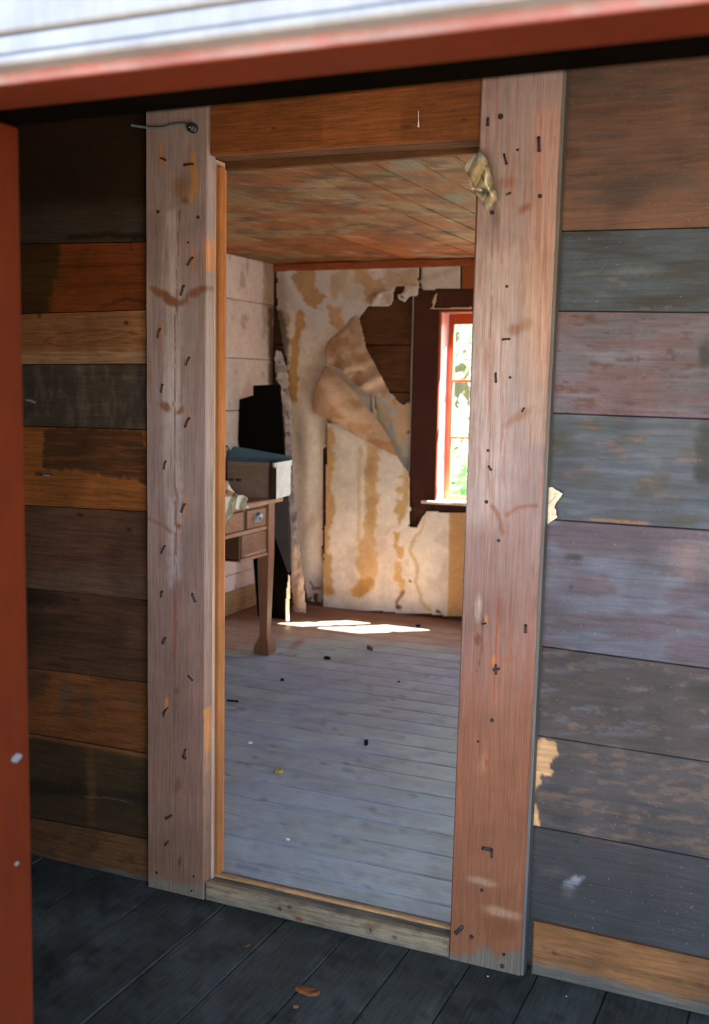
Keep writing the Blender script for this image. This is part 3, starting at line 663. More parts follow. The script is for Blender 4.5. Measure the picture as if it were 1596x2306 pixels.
# ================================================================ far room: shell
PINKW = S(206, 192, 190)
ff = struct('floor', 'worn pale grey board floor of the far room', (-1.0, 4.2, 0))
MB().box(XL, XR, 2.40, YB, -0.3, -0.026, S(40, 30, 24)).build('subfloor', WOOD['x'], ff)
ys = [2.42, 2.583] + [2.726 + 0.143 * i for i in range(23)]
ys = [y for y in ys if y < YB - 0.05] + [YB]
GREYF = S(166, 174, 172)
rg = random.Random(11)
for i in range(len(ys) - 1):
    a, b_ = ys[i] + 0.002, ys[i + 1] - 0.002
    k = rg.uniform(0.93, 1.06)
    edge = [('p', [(300, 1330), (1100, 1330), (1100, 1470), (760, 1436), (640, 1440), (480, 1480), (300, 1480)], S(172, 132, 104), 0.75, 16, 10, 30.), ('p', [(300, 1330), (1100, 1340), (1100, 1410), (480, 1395), (300, 1395)], S(140, 90, 60), 0.8, 10, 6)]
    wear = [('n', (60, 7, 0.12, 200 + i), S(140, 132, 140), 0.5, 0.08, 0), ('n', (26, 8, 0.24, 300 + i), S(108, 104, 112), 0.7, 0.04, 0), ('n', (120, 24, 0.06, 250), S(166, 174, 190), 0.5, 0.1, 0)]
    lay = wear + edge + [('e', (668, 1452, 18, 7, -30), S(140, 92, 54), 0.8, 0.7, 5)]
    dz = rg.uniform(-0.0012, 0.0008)
    board('floor_board', (XL, b_, dz), (XR, b_, dz), (XR, a, dz), (XL, a, dz), (0, 0, -0.024), FLOORX, ff, GREYF * k, lay, res=0.025, warp=0.0008, bev=0.004, seed=i)
ce = struct('ceiling', 'bare brown board ceiling with flaking grey remains', (-1.0, 4.2, ZC))
MB().box(XL - 0.1, XR + 0.1, 2.40, YB + 0.13, ZC + 0.026, 2.45, S(16, 11, 7)).build('roof_slab', WOOD['y'], ce)
xc = []
x = XL
while x < XR:
    xc.append(x); x += 0.145
xc.append(XR)
for i in range(len(xc) - 1):
    a, b_ = xc[i] + 0.003, xc[i + 1] - 0.003
    k = rg.uniform(0.8, 1.1)
    lay = [('n', (90, 9, 0.05, 401), S(178, 150, 108), 0.75, 0.06, 0), ('n', (46, 8, 0.16, 402), S(104, 72, 46), 0.8, 0.05, 0), ('n', (60, 8, 0.22, 409), S(190, 176, 158), 0.8, 0.03, 0)]
    if abs((a + b_) / 2 + 1.32) < 0.07:
        lay = [('n', (60, 30, 0.05, 9), S(150, 136, 120), 0.9, 0.1, 0)]
    dz = rg.uniform(-0.003, 0.003)
    board('ceiling_board', (a, 2.42, ZC + dz), (b_, 2.42, ZC + dz), (b_, YB, ZC + dz), (a, YB, ZC + dz), (0, 0, 0.024), WOOD['y'], ce, S(140, 82, 38) * k, tone(lay, 0.6), res=0.03, warp=0.001, bev=0.0012, seed=i)
t1 = struct('trim_1', 'reddish cornice board along the top of the papered wall', (-1.0, YB, ZC))
board('board', (XL, YB - 0.022, ZC - 0.002), (XR, YB - 0.022, ZC - 0.002), (XR, YB - 0.022, ZC - 0.048), (XL, YB - 0.022, ZC - 0.048), (0, 0.022, 0), WOOD['x'], t1, S(150, 76, 40), [], res=0.1, bev=0.006)

# left wall: wide pale painted planks
wl_ = tag(MB().box(XL - 0.12, XL - 0.026, 2.40, YB + 0.13, -0.3, 2.45, S(80, 60, 44)).build('wall_left', WOOD['y']), 'pale painted plank wall beside the writing desk', kind='structure')
zs = [0.0, 0.23, 0.55, 0.87, 1.19, 1.49, 1.82, ZC]
PEEL = [('p', [(590, 560), (622, 560), (622, 900), (606, 900), (608, 820), (602, 760), (598, 700), (600, 640)], S(150, 108, 82), 0.75, 4, 6, 10.), ('p', [(604, 690), (620, 690), (622, 1400), (608, 1400), (604, 900)], S(70, 56, 48), 0.85, 4, 5), ('l', ([(596, 600), (595, 680), (594, 760)], 4), S(150, 128, 110), 0.6, 3, 4), ('n', (14, 40, 0.2, 66), S(164, 130, 112), 0.6, 0.05, 0)]
for i in range(len(zs) - 1):
    a, b_ = zs[i] + 0.0015, zs[i + 1] - 0.0015
    board('plank', (XL, 2.42, b_), (XL, YB, b_), (XL, YB, a), (XL, 2.42, a), (-0.024, 0, 0), PAPER, wl_, PINKW, PEEL, res=0.015, warp=0.002, bev=0.004, seed=i)
bl_ = struct('baseboard_room_left', 'tan skirting board below the pale plank wall', (XL, 4.2, 0))
board('board', (XL + 0.014, 2.42, 0.135), (XL + 0.014, YB - 0.02, 0.135), (XL + 0.014, YB - 0.02, 0), (XL + 0.014, 2.42, 0), (-0.013, 0, 0), WOOD['y'], bl_, S(176, 146, 106), [], res=0.08, bev=0.005)
bb_ = struct('baseboard_back', 'dark skirting board below the torn wallpaper', (-1.0, YB, 0))
board('board', (XL, YB - 0.014, 0.07), (XR, YB - 0.014, 0.07), (XR, YB - 0.014, 0), (XL, YB - 0.014, 0), (0, 0.013, 0), WOOD['x'], bb_, S(92, 64, 44), [], res=0.1, bev=0.004)

# back wall: brown planks with the window opening
WX0, WX1, WZ0, WZ1 = -2.088, -1.37, 0.69, 1.765
wb = MB()
def holed_x(mb, x0, x1, y0, y1, z0, z1, c):
    mb.box(x0, WX0 - 0.021, y0, y1, z0, z1, c); mb.box(WX1 + 0.021, x1, y0, y1, z0, z1, c)
    mb.box(WX0 - 0.021, WX1 + 0.021, y0, y1, z0, WZ0 - 0.02, c); mb.box(WX0 - 0.021, WX1 + 0.021, y0, y1, WZ1 + 0.021, z1, c)
holed_x(wb, XL - 0.12, XR + 0.12, YB + 0.026, YB + 0.13, -0.3, 2.45, S(96, 60, 40))
wback = tag(wb.build('wall_back', WOOD['x']), 'brown plank wall behind the torn wallpaper', kind='structure')
zb = [0.0, 0.21, 0.486, 0.761, 1.036, 1.311, 1.586, 1.86, ZC]
for i in range(len(zb) - 1):
    a, b_ = zb[i] + 0.002, zb[i + 1] - 0.003
    spans = [(XL, XR)] if (b_ < WZ0 or a > WZ1) else [(XL, WX0 - 0.021), (WX1 + 0.021, XR)]
    for x0, x1 in spans:
        k = rg.uniform(0.85, 1.15)
        lay = [('n', (70, 8, 0.1, 500 + i), S(96, 56, 30), 0.7, 0.06, 0), ('e', (913, 715, 5, 4, 0), S(30, 18, 12), 0.95, 0.4, 1)]
        board('plank', (x0, YB, b_), (x1, YB, b_), (x1, YB, max(a, 0)), (x0, YB, max(a, 0)), (0, 0.024, 0), WOOD['x'], wback, S(96, 58, 32) * k, tone(lay, 0.6), res=0.02, warp=0.001, bev=0.006, seed=i)
# right wall with an unseen window, added to light the floor
RY0, RY1, RZ0, RZ1 = 3.0, 4.6, 0.6, 1.85
wr = MB()
wr.box(XR, XR + 0.1, YI, RY0, -0.3, 2.45, PINKW); wr.box(XR, XR + 0.1, RY1, YB + 0.13, -0.3, 2.45, PINKW)
wr.box(XR, XR + 0.1, RY0, RY1, -0.3, RZ0, PINKW); wr.box(XR, XR + 0.1, RY0, RY1, RZ1, 2.45, PINKW)
tag(wr.build('wall_right', PAPER), 'pale right hand wall with an unseen added window', kind='structure')
w2 = struct('added_window', 'unseen window added in the right hand wall for its light', (XR, (RY0 + RY1) / 2, RZ0))
fr2 = MB()
for y0, y1, z0, z1 in ((RY0, RY0 + 0.04, RZ0, RZ1), (RY1 - 0.04, RY1, RZ0, RZ1), (RY0, RY1, RZ0, RZ0 + 0.04), (RY0, RY1, RZ1 - 0.04, RZ1), (3.78, 3.82, RZ0, RZ1)):
    fr2.box(XR + 0.03, XR + 0.07, y0, y1, z0, z1, DRED)
fr2.build('window_frame', GLOSS, w2)
for y0, y1 in ((RY0 + 0.04, 3.78), (3.82, RY1 - 0.04)):
    MB().box(XR + 0.048, XR + 0.051, y0, y1, RZ0 + 0.04, RZ1 - 0.04).build('pane', GLASS, w2)

# ---------------------------------------------------------------- window in the back wall
w1 = struct('window_1', 'dark red window frame with six panes and bright daylight', ((WX0 + WX1) / 2, YB, WZ0))
CAS = S(66, 26, 12); SASH = S(176, 72, 34); REV = S(200, 140, 136)
def wboard(name, x0, x1, y0, y1, z0, z1, c, bev=0.003, mat=GLOSS, parent=w1):
    return MB().box(x0, x1, y0, y1, z0, z1, c, bev).build(name, mat, parent)
wboard('casing', -2.262, WX0 - 0.004, YB - 0.022, YB - 0.0005, 0.635, 1.893, CAS)
wboard('casing', WX1 + 0.004, -1.195, YB - 0.022, YB - 0.0005, 0.635, 1.893, CAS)
wboard('casing', WX0 - 0.004, WX1 + 0.004, YB - 0.022, YB - 0.0005, WZ1 + 0.004, 1.893, CAS)
wboard('edge_strip', -2.268, -2.2625, YB - 0.026, YB - 0.002, 0.66, 1.86, S(150, 146, 146), 0.001)
wboard('inner_bead', WX0 - 0.018, WX0 - 0.004, YB - 0.03, YB - 0.0225, 0.69, WZ1, S(150, 60, 36), 0.003)
wboard('inner_bead', WX0 - 0.018, WX1 + 0.018, YB - 0.03, YB - 0.0225, WZ1, WZ1 + 0.014, S(150, 60, 36), 0.003)
wboard('reveal', WX0 - 0.02, WX0, YB - 0.0225, YB + 0.125, WZ0, WZ1, REV, 0.001)
wboard('reveal', WX1, WX1 + 0.02, YB - 0.0225, YB + 0.125, WZ0, WZ1, REV, 0.001)
wboard('reveal', WX0, WX1, YB - 0.0225, YB + 0.125, WZ1 - 0.001, WZ1 + 0.02, S(130, 70, 46), 0.001)
wboard('stool', -2.175, -1.28, YB - 0.062, YB + 0.1, WZ0 - 0.018, WZ0, S(214, 196, 184), 0.004)
wboard('apron', -2.225, -1.23, YB - 0.02, YB - 0.0005, 0.628, WZ0 - 0.02, CAS, 0.004)
SY0, SY1 = YB + 0.092, YB + 0.12
PZ = [0.714, 1.053, 1.383, 1.705]
for x0, x1 in ((WX0 + 0.003, -1.731), (-1.727, WX1 - 0.003)):
    sa = MB()
    sa.box(x0, x0 + 0.033, SY0, SY1, WZ0, WZ1 - 0.002, SASH, 0.003); sa.box(x1 - 0.033, x1, SY0, SY1, WZ0, WZ1 - 0.002, SASH, 0.003)
    sa.box(x0 + 0.034, x1 - 0.034, SY0, SY1, WZ0, PZ[0], SASH, 0.003); sa.box(x0 + 0.034, x1 - 0.034, SY0, SY1, PZ[3], WZ1 - 0.002, SASH, 0.003)
    so = sa.build('sash', GLOSS, w1)
    for z in PZ[1:3]:
        wboard('muntin', x0 + 0.034, x1 - 0.034, SY0 + 0.004, SY1 - 0.002, z - 0.007, z + 0.007, SASH, 0.002, GLOSS, so)
    for i in range(3):
        MB().box(x0 + 0.033, x1 - 0.033, SY0 + 0.014, SY0 + 0.0165, PZ[i] + (0.005 if i else -0.002), PZ[i + 1] - (0.005 if i < 2 else -0.002)).build('pane', GLASS, so)

# ================================================================ torn wallpaper on the back wall
CREAM = S(216, 202, 186); OCH = S(196, 152, 96); TAN = S(186, 150, 120)
def dY(base, fn=None):
    def f(p):
        d = np.full(len(p), base)
        if fn is not None:
            d = d + fn(p)
        return YB - d
    return f
def bumpy(amp, sx, sy, seed):
    return lambda p: amp * (fbm(p[:, 0] / sx, p[:, 1] / sy, seed, 3) + 0.5)
wpap = tag(empty('wallpaper', (-2.7, YB - 0.01, 0.08)), 'stained cream wallpaper torn and hanging in folds on the back wall', 'wallpaper')
# papered layer
st1 = [('p', [(600, 580), (960, 580), (960, 760), (600, 760)], S(200, 196, 204), 0.6, 60, 0), ('n', (40, 60, 0.12, 601), S(196, 178, 164), 0.7, 0.1, 0),  # first layer: dim blue light at the top put into the colour
       ('p', [(664, 598), (705, 600), (712, 640), (720, 660), (734, 668), (722, 690), (702, 694), (686, 678), (680, 662), (668, 650), (660, 625)], S(176, 134, 84), 0.85, 2.5, 12, 12.),
       ('p', [(668, 700), (680, 696), (688, 712), (690, 735), (680, 748), (676, 780), (672, 840), (668, 905), (648, 905), (650, 840), (656, 770), (664, 740)], S(184, 138, 78), 0.9, 2.5, 7, 12.),
       ('p', [(634, 704), (648, 702), (656, 722), (650, 738), (634, 734)], S(176, 126, 66), 0.8, 3, 3), ('p', [(735, 690), (748, 684), (766, 692), (770, 715), (776, 735), (766, 752), (756, 740), (745, 728), (738, 712)], S(190, 152, 108), 0.85, 2.5, 8, 10.),
       ('p', [(745, 620), (772, 606), (790, 602), (782, 632), (762, 660), (750, 680), (744, 660)], S(186, 158, 124), 0.7, 3, 5, 9.), ('p', [(796, 606), (825, 600), (836, 618), (850, 628), (862, 624), (866, 646), (848, 668), (828, 684), (822, 660), (815, 640), (800, 634)], S(186, 150, 112), 0.85, 2.5, 11, 12.),
       ('p', [(864, 622), (880, 606), (898, 612), (920, 604), (942, 598), (943, 640), (905, 642), (880, 648), (864, 645)], S(190, 162, 132), 0.8, 2.5, 9, 12.), ('p', [(735, 940), (748, 950), (742, 1000), (740, 1010), (732, 1000)], S(150, 100, 56), 0.9, 3, 2),
       ('l', ([(733, 1060), (731, 1110), (730, 1190)], 4), S(160, 104, 54), 0.9, 2.5, 4, 8.), ('e', (729, 1243, 7, 14, 0), S(180, 130, 76), 0.9, 0.3, 2), ('e', (727, 1320, 8, 14, 0), S(170, 116, 66), 0.9, 0.3, 2),
       ('e', (655, 955, 8, 40, 0), S(184, 160, 140), 0.6, 0.6, 6), ('e', (700, 1180, 14, 30, 30), S(170, 146, 124), 0.6, 0.6, 10), ('p', [(690, 1300), (727, 1290), (727, 1360), (690, 1360)], S(176, 168, 168), 0.6, 14, 8), ('l', ([(698, 1310), (704, 1322), (702, 1326), (720, 1324)], 2.5), S(90, 66, 60), 0.85, 2, 3),
       ('p', [(690, 1348), (703, 1341), (700, 1350), (691, 1352)], S(40, 26, 22), 0.95, 1.5, 1), ('p', [(622, 600), (640, 600), (646, 700), (640, 780), (625, 760)], S(150, 142, 140), 0.7, 8, 6), ('p', [(620, 690), (634, 700), (652, 760), (648, 870), (640, 900), (620, 860)], S(92, 78, 66), 0.9, 5, 6, 12.)]
base1 = pxsheet('lining_paper', [(622, 598), (944, 590), (943, 645), (938, 668), (924, 667), (911, 681), (897, 674), (893, 663), (908, 658), (912, 644), (892, 645), (886, 668), (881, 684), (874, 689), (845, 691), (829, 691), (811, 714), (800, 740), (806, 800), (822, 850), (842, 884), (852, 960), (840, 1010), (728, 1010), (727, 1359), (692, 1354), (676, 1290), (662, 1200), (655, 1100), (648, 1000), (646, 900), (640, 800), (628, 740), (622, 700)],
                dY(0.004, lambda p: 0.022 * (fbm(p[:, 0] / 46, p[:, 1] / 110, 3, 4) + .5) + 0.025 * sstep(30, 0, np.abs(p[:, 0] - 690)) * sstep(850, 1000, p[:, 1]) * sstep(1360, 1250, p[:, 1]) + 0.018 * sstep(660, 690, p[:, 1]) * (p[:, 0] > 836)), PAPER, wpap, CREAM, st1, step=3.0, jagged=1.5)
# right hand grey-blue torn layer beside the window
pxsheet('torn_layer', [(842, 880), (872, 878), (884, 886), (892, 898), (906, 910), (922, 900), (932, 904), (932, 1090), (926, 1150), (918, 1150), (880, 1040), (846, 1000)], dY(0.004, bumpy(0.012, 14, 20, 8)), PAPER, wpap, S(176, 172, 172),
        [('n', (16, 22, 0.02, 71), S(196, 170, 136), 0.85, 0.06, 0), ('p', [(890, 900), (912, 912), (930, 905), (930, 980), (905, 985), (896, 940)], S(198, 160, 118), 0.75, 5, 8, 10.), ('e', (885, 905, 6, 10, 0), S(200, 148, 74), 0.9, 0.4, 3), ('e', (924, 973, 8, 4, -10), S(50, 40, 36), 0.9, 0.4, 2)], step=3.0, jagged=3.5)
st2 = [('n', (50, 50, 0.14, 611), S(202, 184, 168), 0.5, 0.1, 0),
       ('p', [(734, 965), (752, 962), (756, 990), (748, 1010), (754, 1040), (748, 1062), (744, 1090), (752, 1120), (756, 1150), (744, 1180), (738, 1200), (742, 1215), (738, 1240), (750, 1262), (744, 1290), (748, 1312), (750, 1334), (738, 1342), (726, 1330), (727, 1250), (731, 1150)], S(206, 162, 100), 0.9, 2.5, 8, 11.),
       ('e', (742, 1330, 12, 12, 0), S(190, 140, 76), 0.7, 0.4, 3), ('p', [(826, 1000), (850, 1010), (854, 1080), (846, 1092), (852, 1120), (846, 1160), (844, 1230), (852, 1270), (854, 1290), (842, 1310), (838, 1326), (820, 1336), (804, 1345), (792, 1342), (790, 1328), (806, 1318), (808, 1298), (802, 1270), (806, 1228), (818, 1200), (822, 1160), (818, 1110), (822, 1060)], S(206, 168, 112), 0.85, 2.5, 9, 12.),
       ('p', [(800, 1320), (812, 1304), (836, 1298), (842, 1312), (832, 1330), (806, 1346), (792, 1343), (790, 1330)], S(190, 142, 78), 0.85, 2.5, 7, 10.), ('e', (834, 1060, 14, 28, 0), S(176, 142, 104), 0.6, 0.6, 5), ('e', (833, 1130, 14, 12, 0), S(170, 138, 98), 0.5, 0.6, 5), ('e', (833, 1160, 12, 24, 0), S(186, 150, 96), 0.5, 0.6, 5),
       ('p', [(802, 1030), (812, 1030), (812, 1140), (810, 1220), (802, 1220), (804, 1100)], S(206, 182, 140), 0.7, 3, 3), ('e', (812, 1018, 5, 14, 0), S(196, 158, 110), 0.6, 0.5, 3),
       ('p', [(905, 1045), (916, 1055), (921, 1075), (922, 1125), (914, 1160), (904, 1168), (904, 1184), (896, 1180), (895, 1160), (888, 1155), (892, 1136), (890, 1125), (905, 1122), (908, 1110), (890, 1108), (886, 1100), (906, 1098), (908, 1076), (893, 1076), (896, 1072), (908, 1070)], S(198, 164, 108), 0.9, 2, 5, 8.),
       ('p', [(886, 1197), (902, 1197), (900, 1212), (894, 1230), (908, 1232), (910, 1250), (905, 1262), (895, 1256), (894, 1242), (886, 1232)], S(204, 162, 100), 0.9, 2, 5, 8.), ('p', [(890, 1266), (906, 1264), (904, 1290), (910, 1310), (908, 1334), (902, 1336), (896, 1312), (884, 1306), (886, 1290)], S(212, 172, 104), 0.9, 2, 5, 8.),
       ('l', ([(908, 1334), (900, 1346), (893, 1356), (896, 1368)], 4), S(140, 92, 60), 0.85, 2, 2), ('e', (898, 1368, 8, 5, 0), S(110, 76, 56), 0.9, 0.4, 2), ('p', [(958, 1165), (952, 1190), (946, 1205), (938, 1204), (948, 1190), (954, 1166)], S(206, 184, 132), 0.9, 1.5, 1),
       ('l', ([(938, 1205), (922, 1240), (938, 1270), (940, 1290), (936, 1310), (946, 1340), (952, 1360), (968, 1375)], 4), S(196, 170, 116), 0.75, 2.5, 4, 9.), ('p', [(980, 1375), (984, 1372), (998, 1383), (982, 1379)], S(60, 40, 28), 0.95, 1.5, 0), ('e', (923, 1309, 3, 3, 0), S(90, 76, 60), 0.95, 0.4, 0),
       ('p', [(1012, 1150), (1060, 1150), (1060, 1400), (1006, 1400), (1010, 1300)], S(196, 148, 96), 0.95, 3, 1)]
pxsheet('lower_sheet', [(735, 950), (780, 955), (860, 990), (894, 1026), (906, 1044), (917, 1058), (922, 1072), (924, 1125), (925, 1148), (923, 1172), (922, 1184), (938, 1187), (949, 1165), (962, 1150), (1018, 1152), (1060, 1154), (1054, 1386), (1030, 1390), (1011, 1389), (960, 1384), (898, 1383), (848, 1377), (800, 1378), (724, 1368), (726, 1300), (727, 1254), (730, 1188), (732, 1122), (733, 1056)],
        dY(0.030, lambda p: 0.02 * (fbm(p[:, 0] / 70, p[:, 1] / 90, 13, 3) + .5) + 0.018 * sstep(1290, 1370, p[:, 1]) * sstep(930, 800, p[:, 0])), PAPER, wpap, S(228, 216, 202), st2, step=3.0, jagged=0.8)
# upper right clean piece, small curl under it
pxsheet('upper_piece', [(946, 588), (1040, 582), (1037, 652), (950, 655), (944, 640)], dY(0.012, bumpy(0.008, 30, 30, 4)), PAPER, wpap, S(198, 188, 180), [('l', ([(955, 628), (1000, 615), (1040, 600)], 7), S(176, 158, 142), 0.7, 6, 4)], step=4.0, jagged=1.0)
pxsheet('curl', [(912, 643), (946, 640), (940, 668), (924, 668), (911, 681), (896, 674), (893, 662), (904, 664)], dY(0.03, bumpy(0.02, 12, 12, 14)), PAPER, wpap, S(204, 194, 186), [('e', (905, 668, 4, 3, 0), S(60, 50, 46), 0.9, 0.4, 1)], step=3.0, jagged=1.5)
pxsheet('curl', [(848, 660), (888, 648), (884, 684), (874, 690), (838, 692), (834, 680)], dY(0.03, lambda p: 0.035 * (fbm(p[:, 0] / 18, p[:, 1] / 18, 24, 3) + .5)), PAPER, wpap, S(206, 196, 194), [('p', [(866, 665), (884, 655), (880, 686), (868, 680)], S(190, 160, 140), 0.7, 2, 2)], step=3.0, jagged=1.5)
# folded flaps (backs of the paper)
FLA = [(807, 710), (815, 740), (826, 786), (850, 831), (877, 881), (867, 896), (841, 891), (800, 868), (766, 831), (732, 819), (730, 786), (743, 763), (777, 740), (792, 714)]
def flapA(p):
    t = sstep(715, 890, p[:, 1])
    rid = np.sin((p[:, 0] * 0.55 + p[:, 1] * 0.85) / 8.5) * sstep(800, 830, p[:, 1]) * sstep(890, 860, p[:, 1])
    return 0.02 + 0.10 * t + 0.017 * rid + 0.045 * fbm(p[:, 0] / 30, p[:, 1] / 30, 9, 3)
pxsheet('torn_flap', FLA, dY(0.0, flapA), PAPER, wpap, S(196, 166, 142), [('n', (30, 26, 0.03, 81), S(176, 136, 104), 0.8, 0.06, 0), ('p', [(800, 820), (850, 835), (878, 882), (842, 890), (812, 860)], S(212, 186, 166), 0.6, 10, 6), ('l', ([(770, 852), (790, 842), (812, 838)], 4), S(140, 100, 72), 0.6, 4, 3)], step=2.5, jagged=1.0)
FLB = [(732, 822), (758, 838), (800, 883), (830, 921), (860, 958), (880, 995), (896, 1030), (860, 1012), (826, 996), (790, 975), (760, 956), (722, 938), (703, 928), (700, 915), (708, 880), (722, 845)]
def flapB(p):
    s_ = (p[:, 0] - 700) * 0.83 + (p[:, 1] - 830) * 0.56       # along the fold
    w_ = (p[:, 1] - 830) - (p[:, 0] - 732) * 1.25              # across, from upper right edge
    roll = np.sin(np.clip((w_ + 10) / 120, 0, 1) * math.pi)
    return 0.05 + 0.10 * roll * sstep(190, 40, s_) + 0.02 * fbm(p[:, 0] / 36, p[:, 1] / 36, 19, 3)
pxsheet('torn_flap', FLB, dY(0.0, flapB), PAPER, wpap, S(206, 174, 146), [('n', (40, 26, 0.06, 91), S(190, 148, 112), 0.8, 0.06, 0), ('p', [(826, 990), (850, 990), (880, 998), (896, 1030), (860, 1014), (828, 1000)], S(186, 134, 94), 0.8, 4, 3), ('l', ([(735, 824), (720, 860), (706, 915)], 9), S(186, 146, 116), 0.8, 5, 2)], step=2.5, jagged=0.8)
# crumpled strip hanging free in the corner
def hang(p):
    t = sstep(780, 1385, p[:, 1])
    return 0.03 + 0.26 * t ** 1.4 + 0.035 * fbm(p[:, 0] / 16, p[:, 1] / 22, 29, 4)
STRIP = [(616, 800), (622, 786), (634, 790), (646, 830), (654, 900), (658, 980), (660, 1060), (664, 1110), (668, 1160), (676, 1240), (683, 1300), (689, 1372), (689, 1384), (676, 1378), (668, 1386), (661, 1378), (655, 1330), (652, 1280), (650, 1200), (648, 1110), (644, 1060), (640, 1000), (636, 930), (630, 870), (620, 850)]
strip = tag(pxsheet('wallpaper_strip', STRIP, dY(0.0, hang), PAPER, None, S(190, 182, 182), [('n', (10, 16, 0.1, 93), S(140, 130, 130), 0.7, 0.06, 0), ('n', (9, 14, 0.22, 96), S(120, 92, 70), 0.8, 0.04, 0), ('p', [(640, 1220), (700, 1220), (700, 1400), (640, 1400)], S(214, 184, 158), 0.8, 30, 6), ('p', [(656, 1330), (668, 1320), (672, 1370), (660, 1380)], S(200, 150, 100), 0.7, 4, 3)], step=2.5, jagged=2.5), 'crumpled grey strip of wallpaper hanging loose in the corner', 'wallpaper')
# scrap of paper left on the window head
scr = pxsheet('paper_scrap', [(974, 690), (972, 680), (978, 664), (985, 658), (983, 676), (976, 694), (1062, 690), (1062, 697), (966, 697)], dY(0.028, bumpy(0.004, 10, 10, 2)), PAPER, None, S(204, 180, 156), [], step=2.0, jagged=0.8)
tag(scr, 'narrow torn strip of pale paper stuck along the window head', 'paper scrap')
# orange-brown upright board right of the papered strip above the window
tag(MB().box(onY(1041, 600, YB)[0], -1.9, YB - 0.008, YB - 0.0004, 1.895, ZC - 0.05, S(150, 82, 40), 0.002).build('trim_2', WOOD['z']), 'orange brown upright board above the window', kind='structure')

# ================================================================ writing desk against the left wall, drawers facing into the room
DX, DYF, DYN, DZ = -2.53, 4.80, 3.50, 0.785
desk = tag(empty('writing_desk', (-2.85, 4.15, 0)), 'brown wooden writing desk with small drawers and tapered legs', 'desk')
BR = S(132, 84, 56); BR2 = S(150, 98, 68); BRD = S(96, 58, 36); BRL = S(184, 130, 92)
top = MB(); top.box(-3.165, DX + 0.022, DYN - 0.03, DYF + 0.025, DZ - 0.024, DZ, S(168, 116, 80), 0.005); top.build('desktop', FURN, desk)
apr = MB()
apr.box(-3.14, -3.12, DYN + 0.04, DYF - 0.06, 0.62, DZ - 0.025, BRD)                     # back
apr.box(-3.12, DX - 0.03, DYF - 0.05, DYF - 0.03, 0.62, DZ - 0.025, BRD)                 # far end
apr.box(-3.12, DX - 0.03, DYN + 0.03, DYN + 0.05, 0.62, DZ - 0.025, BRD)
apr.build('apron', FURN, desk)
fr_ = MB()
fr_.box(DX - 0.03, DX - 0.004, 3.56, 4.70, 0.748, DZ - 0.025, BR2, 0.002)                # rail under the top
fr_.box(DX - 0.03, DX + 0.004, 3.56, 4.70, 0.632, 0.652, BRL, 0.004)                     # rail under the upper drawers
fr_.box(DX - 0.03, DX - 0.006, 4.462, 4.492, 0.652, 0.748, BRD, 0.001)
fr_.build('front_rail', FURN, desk)
def drawer(y0, y1, z0, z1, handle=True, panel=False):
    dr = MB(); dr.box(DX - 0.35, DX + 0.002, y0, y1, z0, z1, BR2, 0.004)
    o = dr.build('drawer', FURN, desk)
    if panel:
        MB().box(DX + 0.0005, DX + 0.008, y0 + 0.012, y1 - 0.012, z0 + 0.004, z0 + 0.016, BRL, 0.003).build('drawer_lip', FURN, o)
    if handle:
        yc, zc = (y0 + y1) / 2 + 0.0, (z0 + z1) / 2 + 0.004
        h = MB()
        h.box(DX + 0.002, DX + 0.004, yc - 0.03, yc + 0.03, zc - 0.022, zc + 0.024, (0.4, 0.4, 0.4), 0.001)
        V = []; F = []                                                        # cup pull: quarter bowl
        for i in range(6):
            ph = i / 5 * math.pi / 2
            for j in range(9):
                th = j / 8 * math.pi
                V.append((DX + 0.004 + 0.02 * math.cos(ph) * math.sin(th) + 0.002, yc - 0.026 * math.cos(th), zc + 0.002 + 0.022 * math.sin(ph) * (0.35 + 0.65 * math.sin(th))))
        for i in range(5):
            for j in range(8):
                F.append([i * 9 + j, i * 9 + j + 1, (i + 1) * 9 + j + 1, (i + 1) * 9 + j])
        h.add(V, F, (0.4, 0.4, 0.4))
        V = []
        F = []
        for i, zz in enumerate((zc + 0.002, zc - 0.012)):
            for j in range(9):
                th = j / 8 * math.pi
                V.append((DX + 0.006 + (0.02 - 0.006 * i) * math.sin(th), yc - 0.026 * math.cos(th), zz))
        for j in range(8):
            F.append([j, j + 1, 9 + j + 1, 9 + j])
        h.add(V, F, (0.4, 0.4, 0.4))
        h.build('cup_handle', METAL, o)
drawer(4.495, 4.696, 0.655, 0.745)
drawer(3.80, 4.458, 0.655, 0.745)
drawer(3.56, 3.76, 0.655, 0.745)
lw = MB()                                                                      # hanging lower box at the far end
lw.box(-2.98, DX - 0.004, 4.430, 4.446, 0.508, 0.632, BRD, 0.002); lw.box(-2.98, DX - 0.004, 4.690, 4.700, 0.508, 0.632, BRD, 0.002)
lw.box(-2.98, DX + 0.006, 4.430, 4.700, 0.505, 0.520, BRL, 0.003); lw.box(-2.98, -2.965, 4.446, 4.690, 0.52, 0.632, BRD, 0.001)
lw.build('lower_box', FURN, desk)
drawer(4.449, 4.688, 0.522, 0.629, handle=False, panel=True)
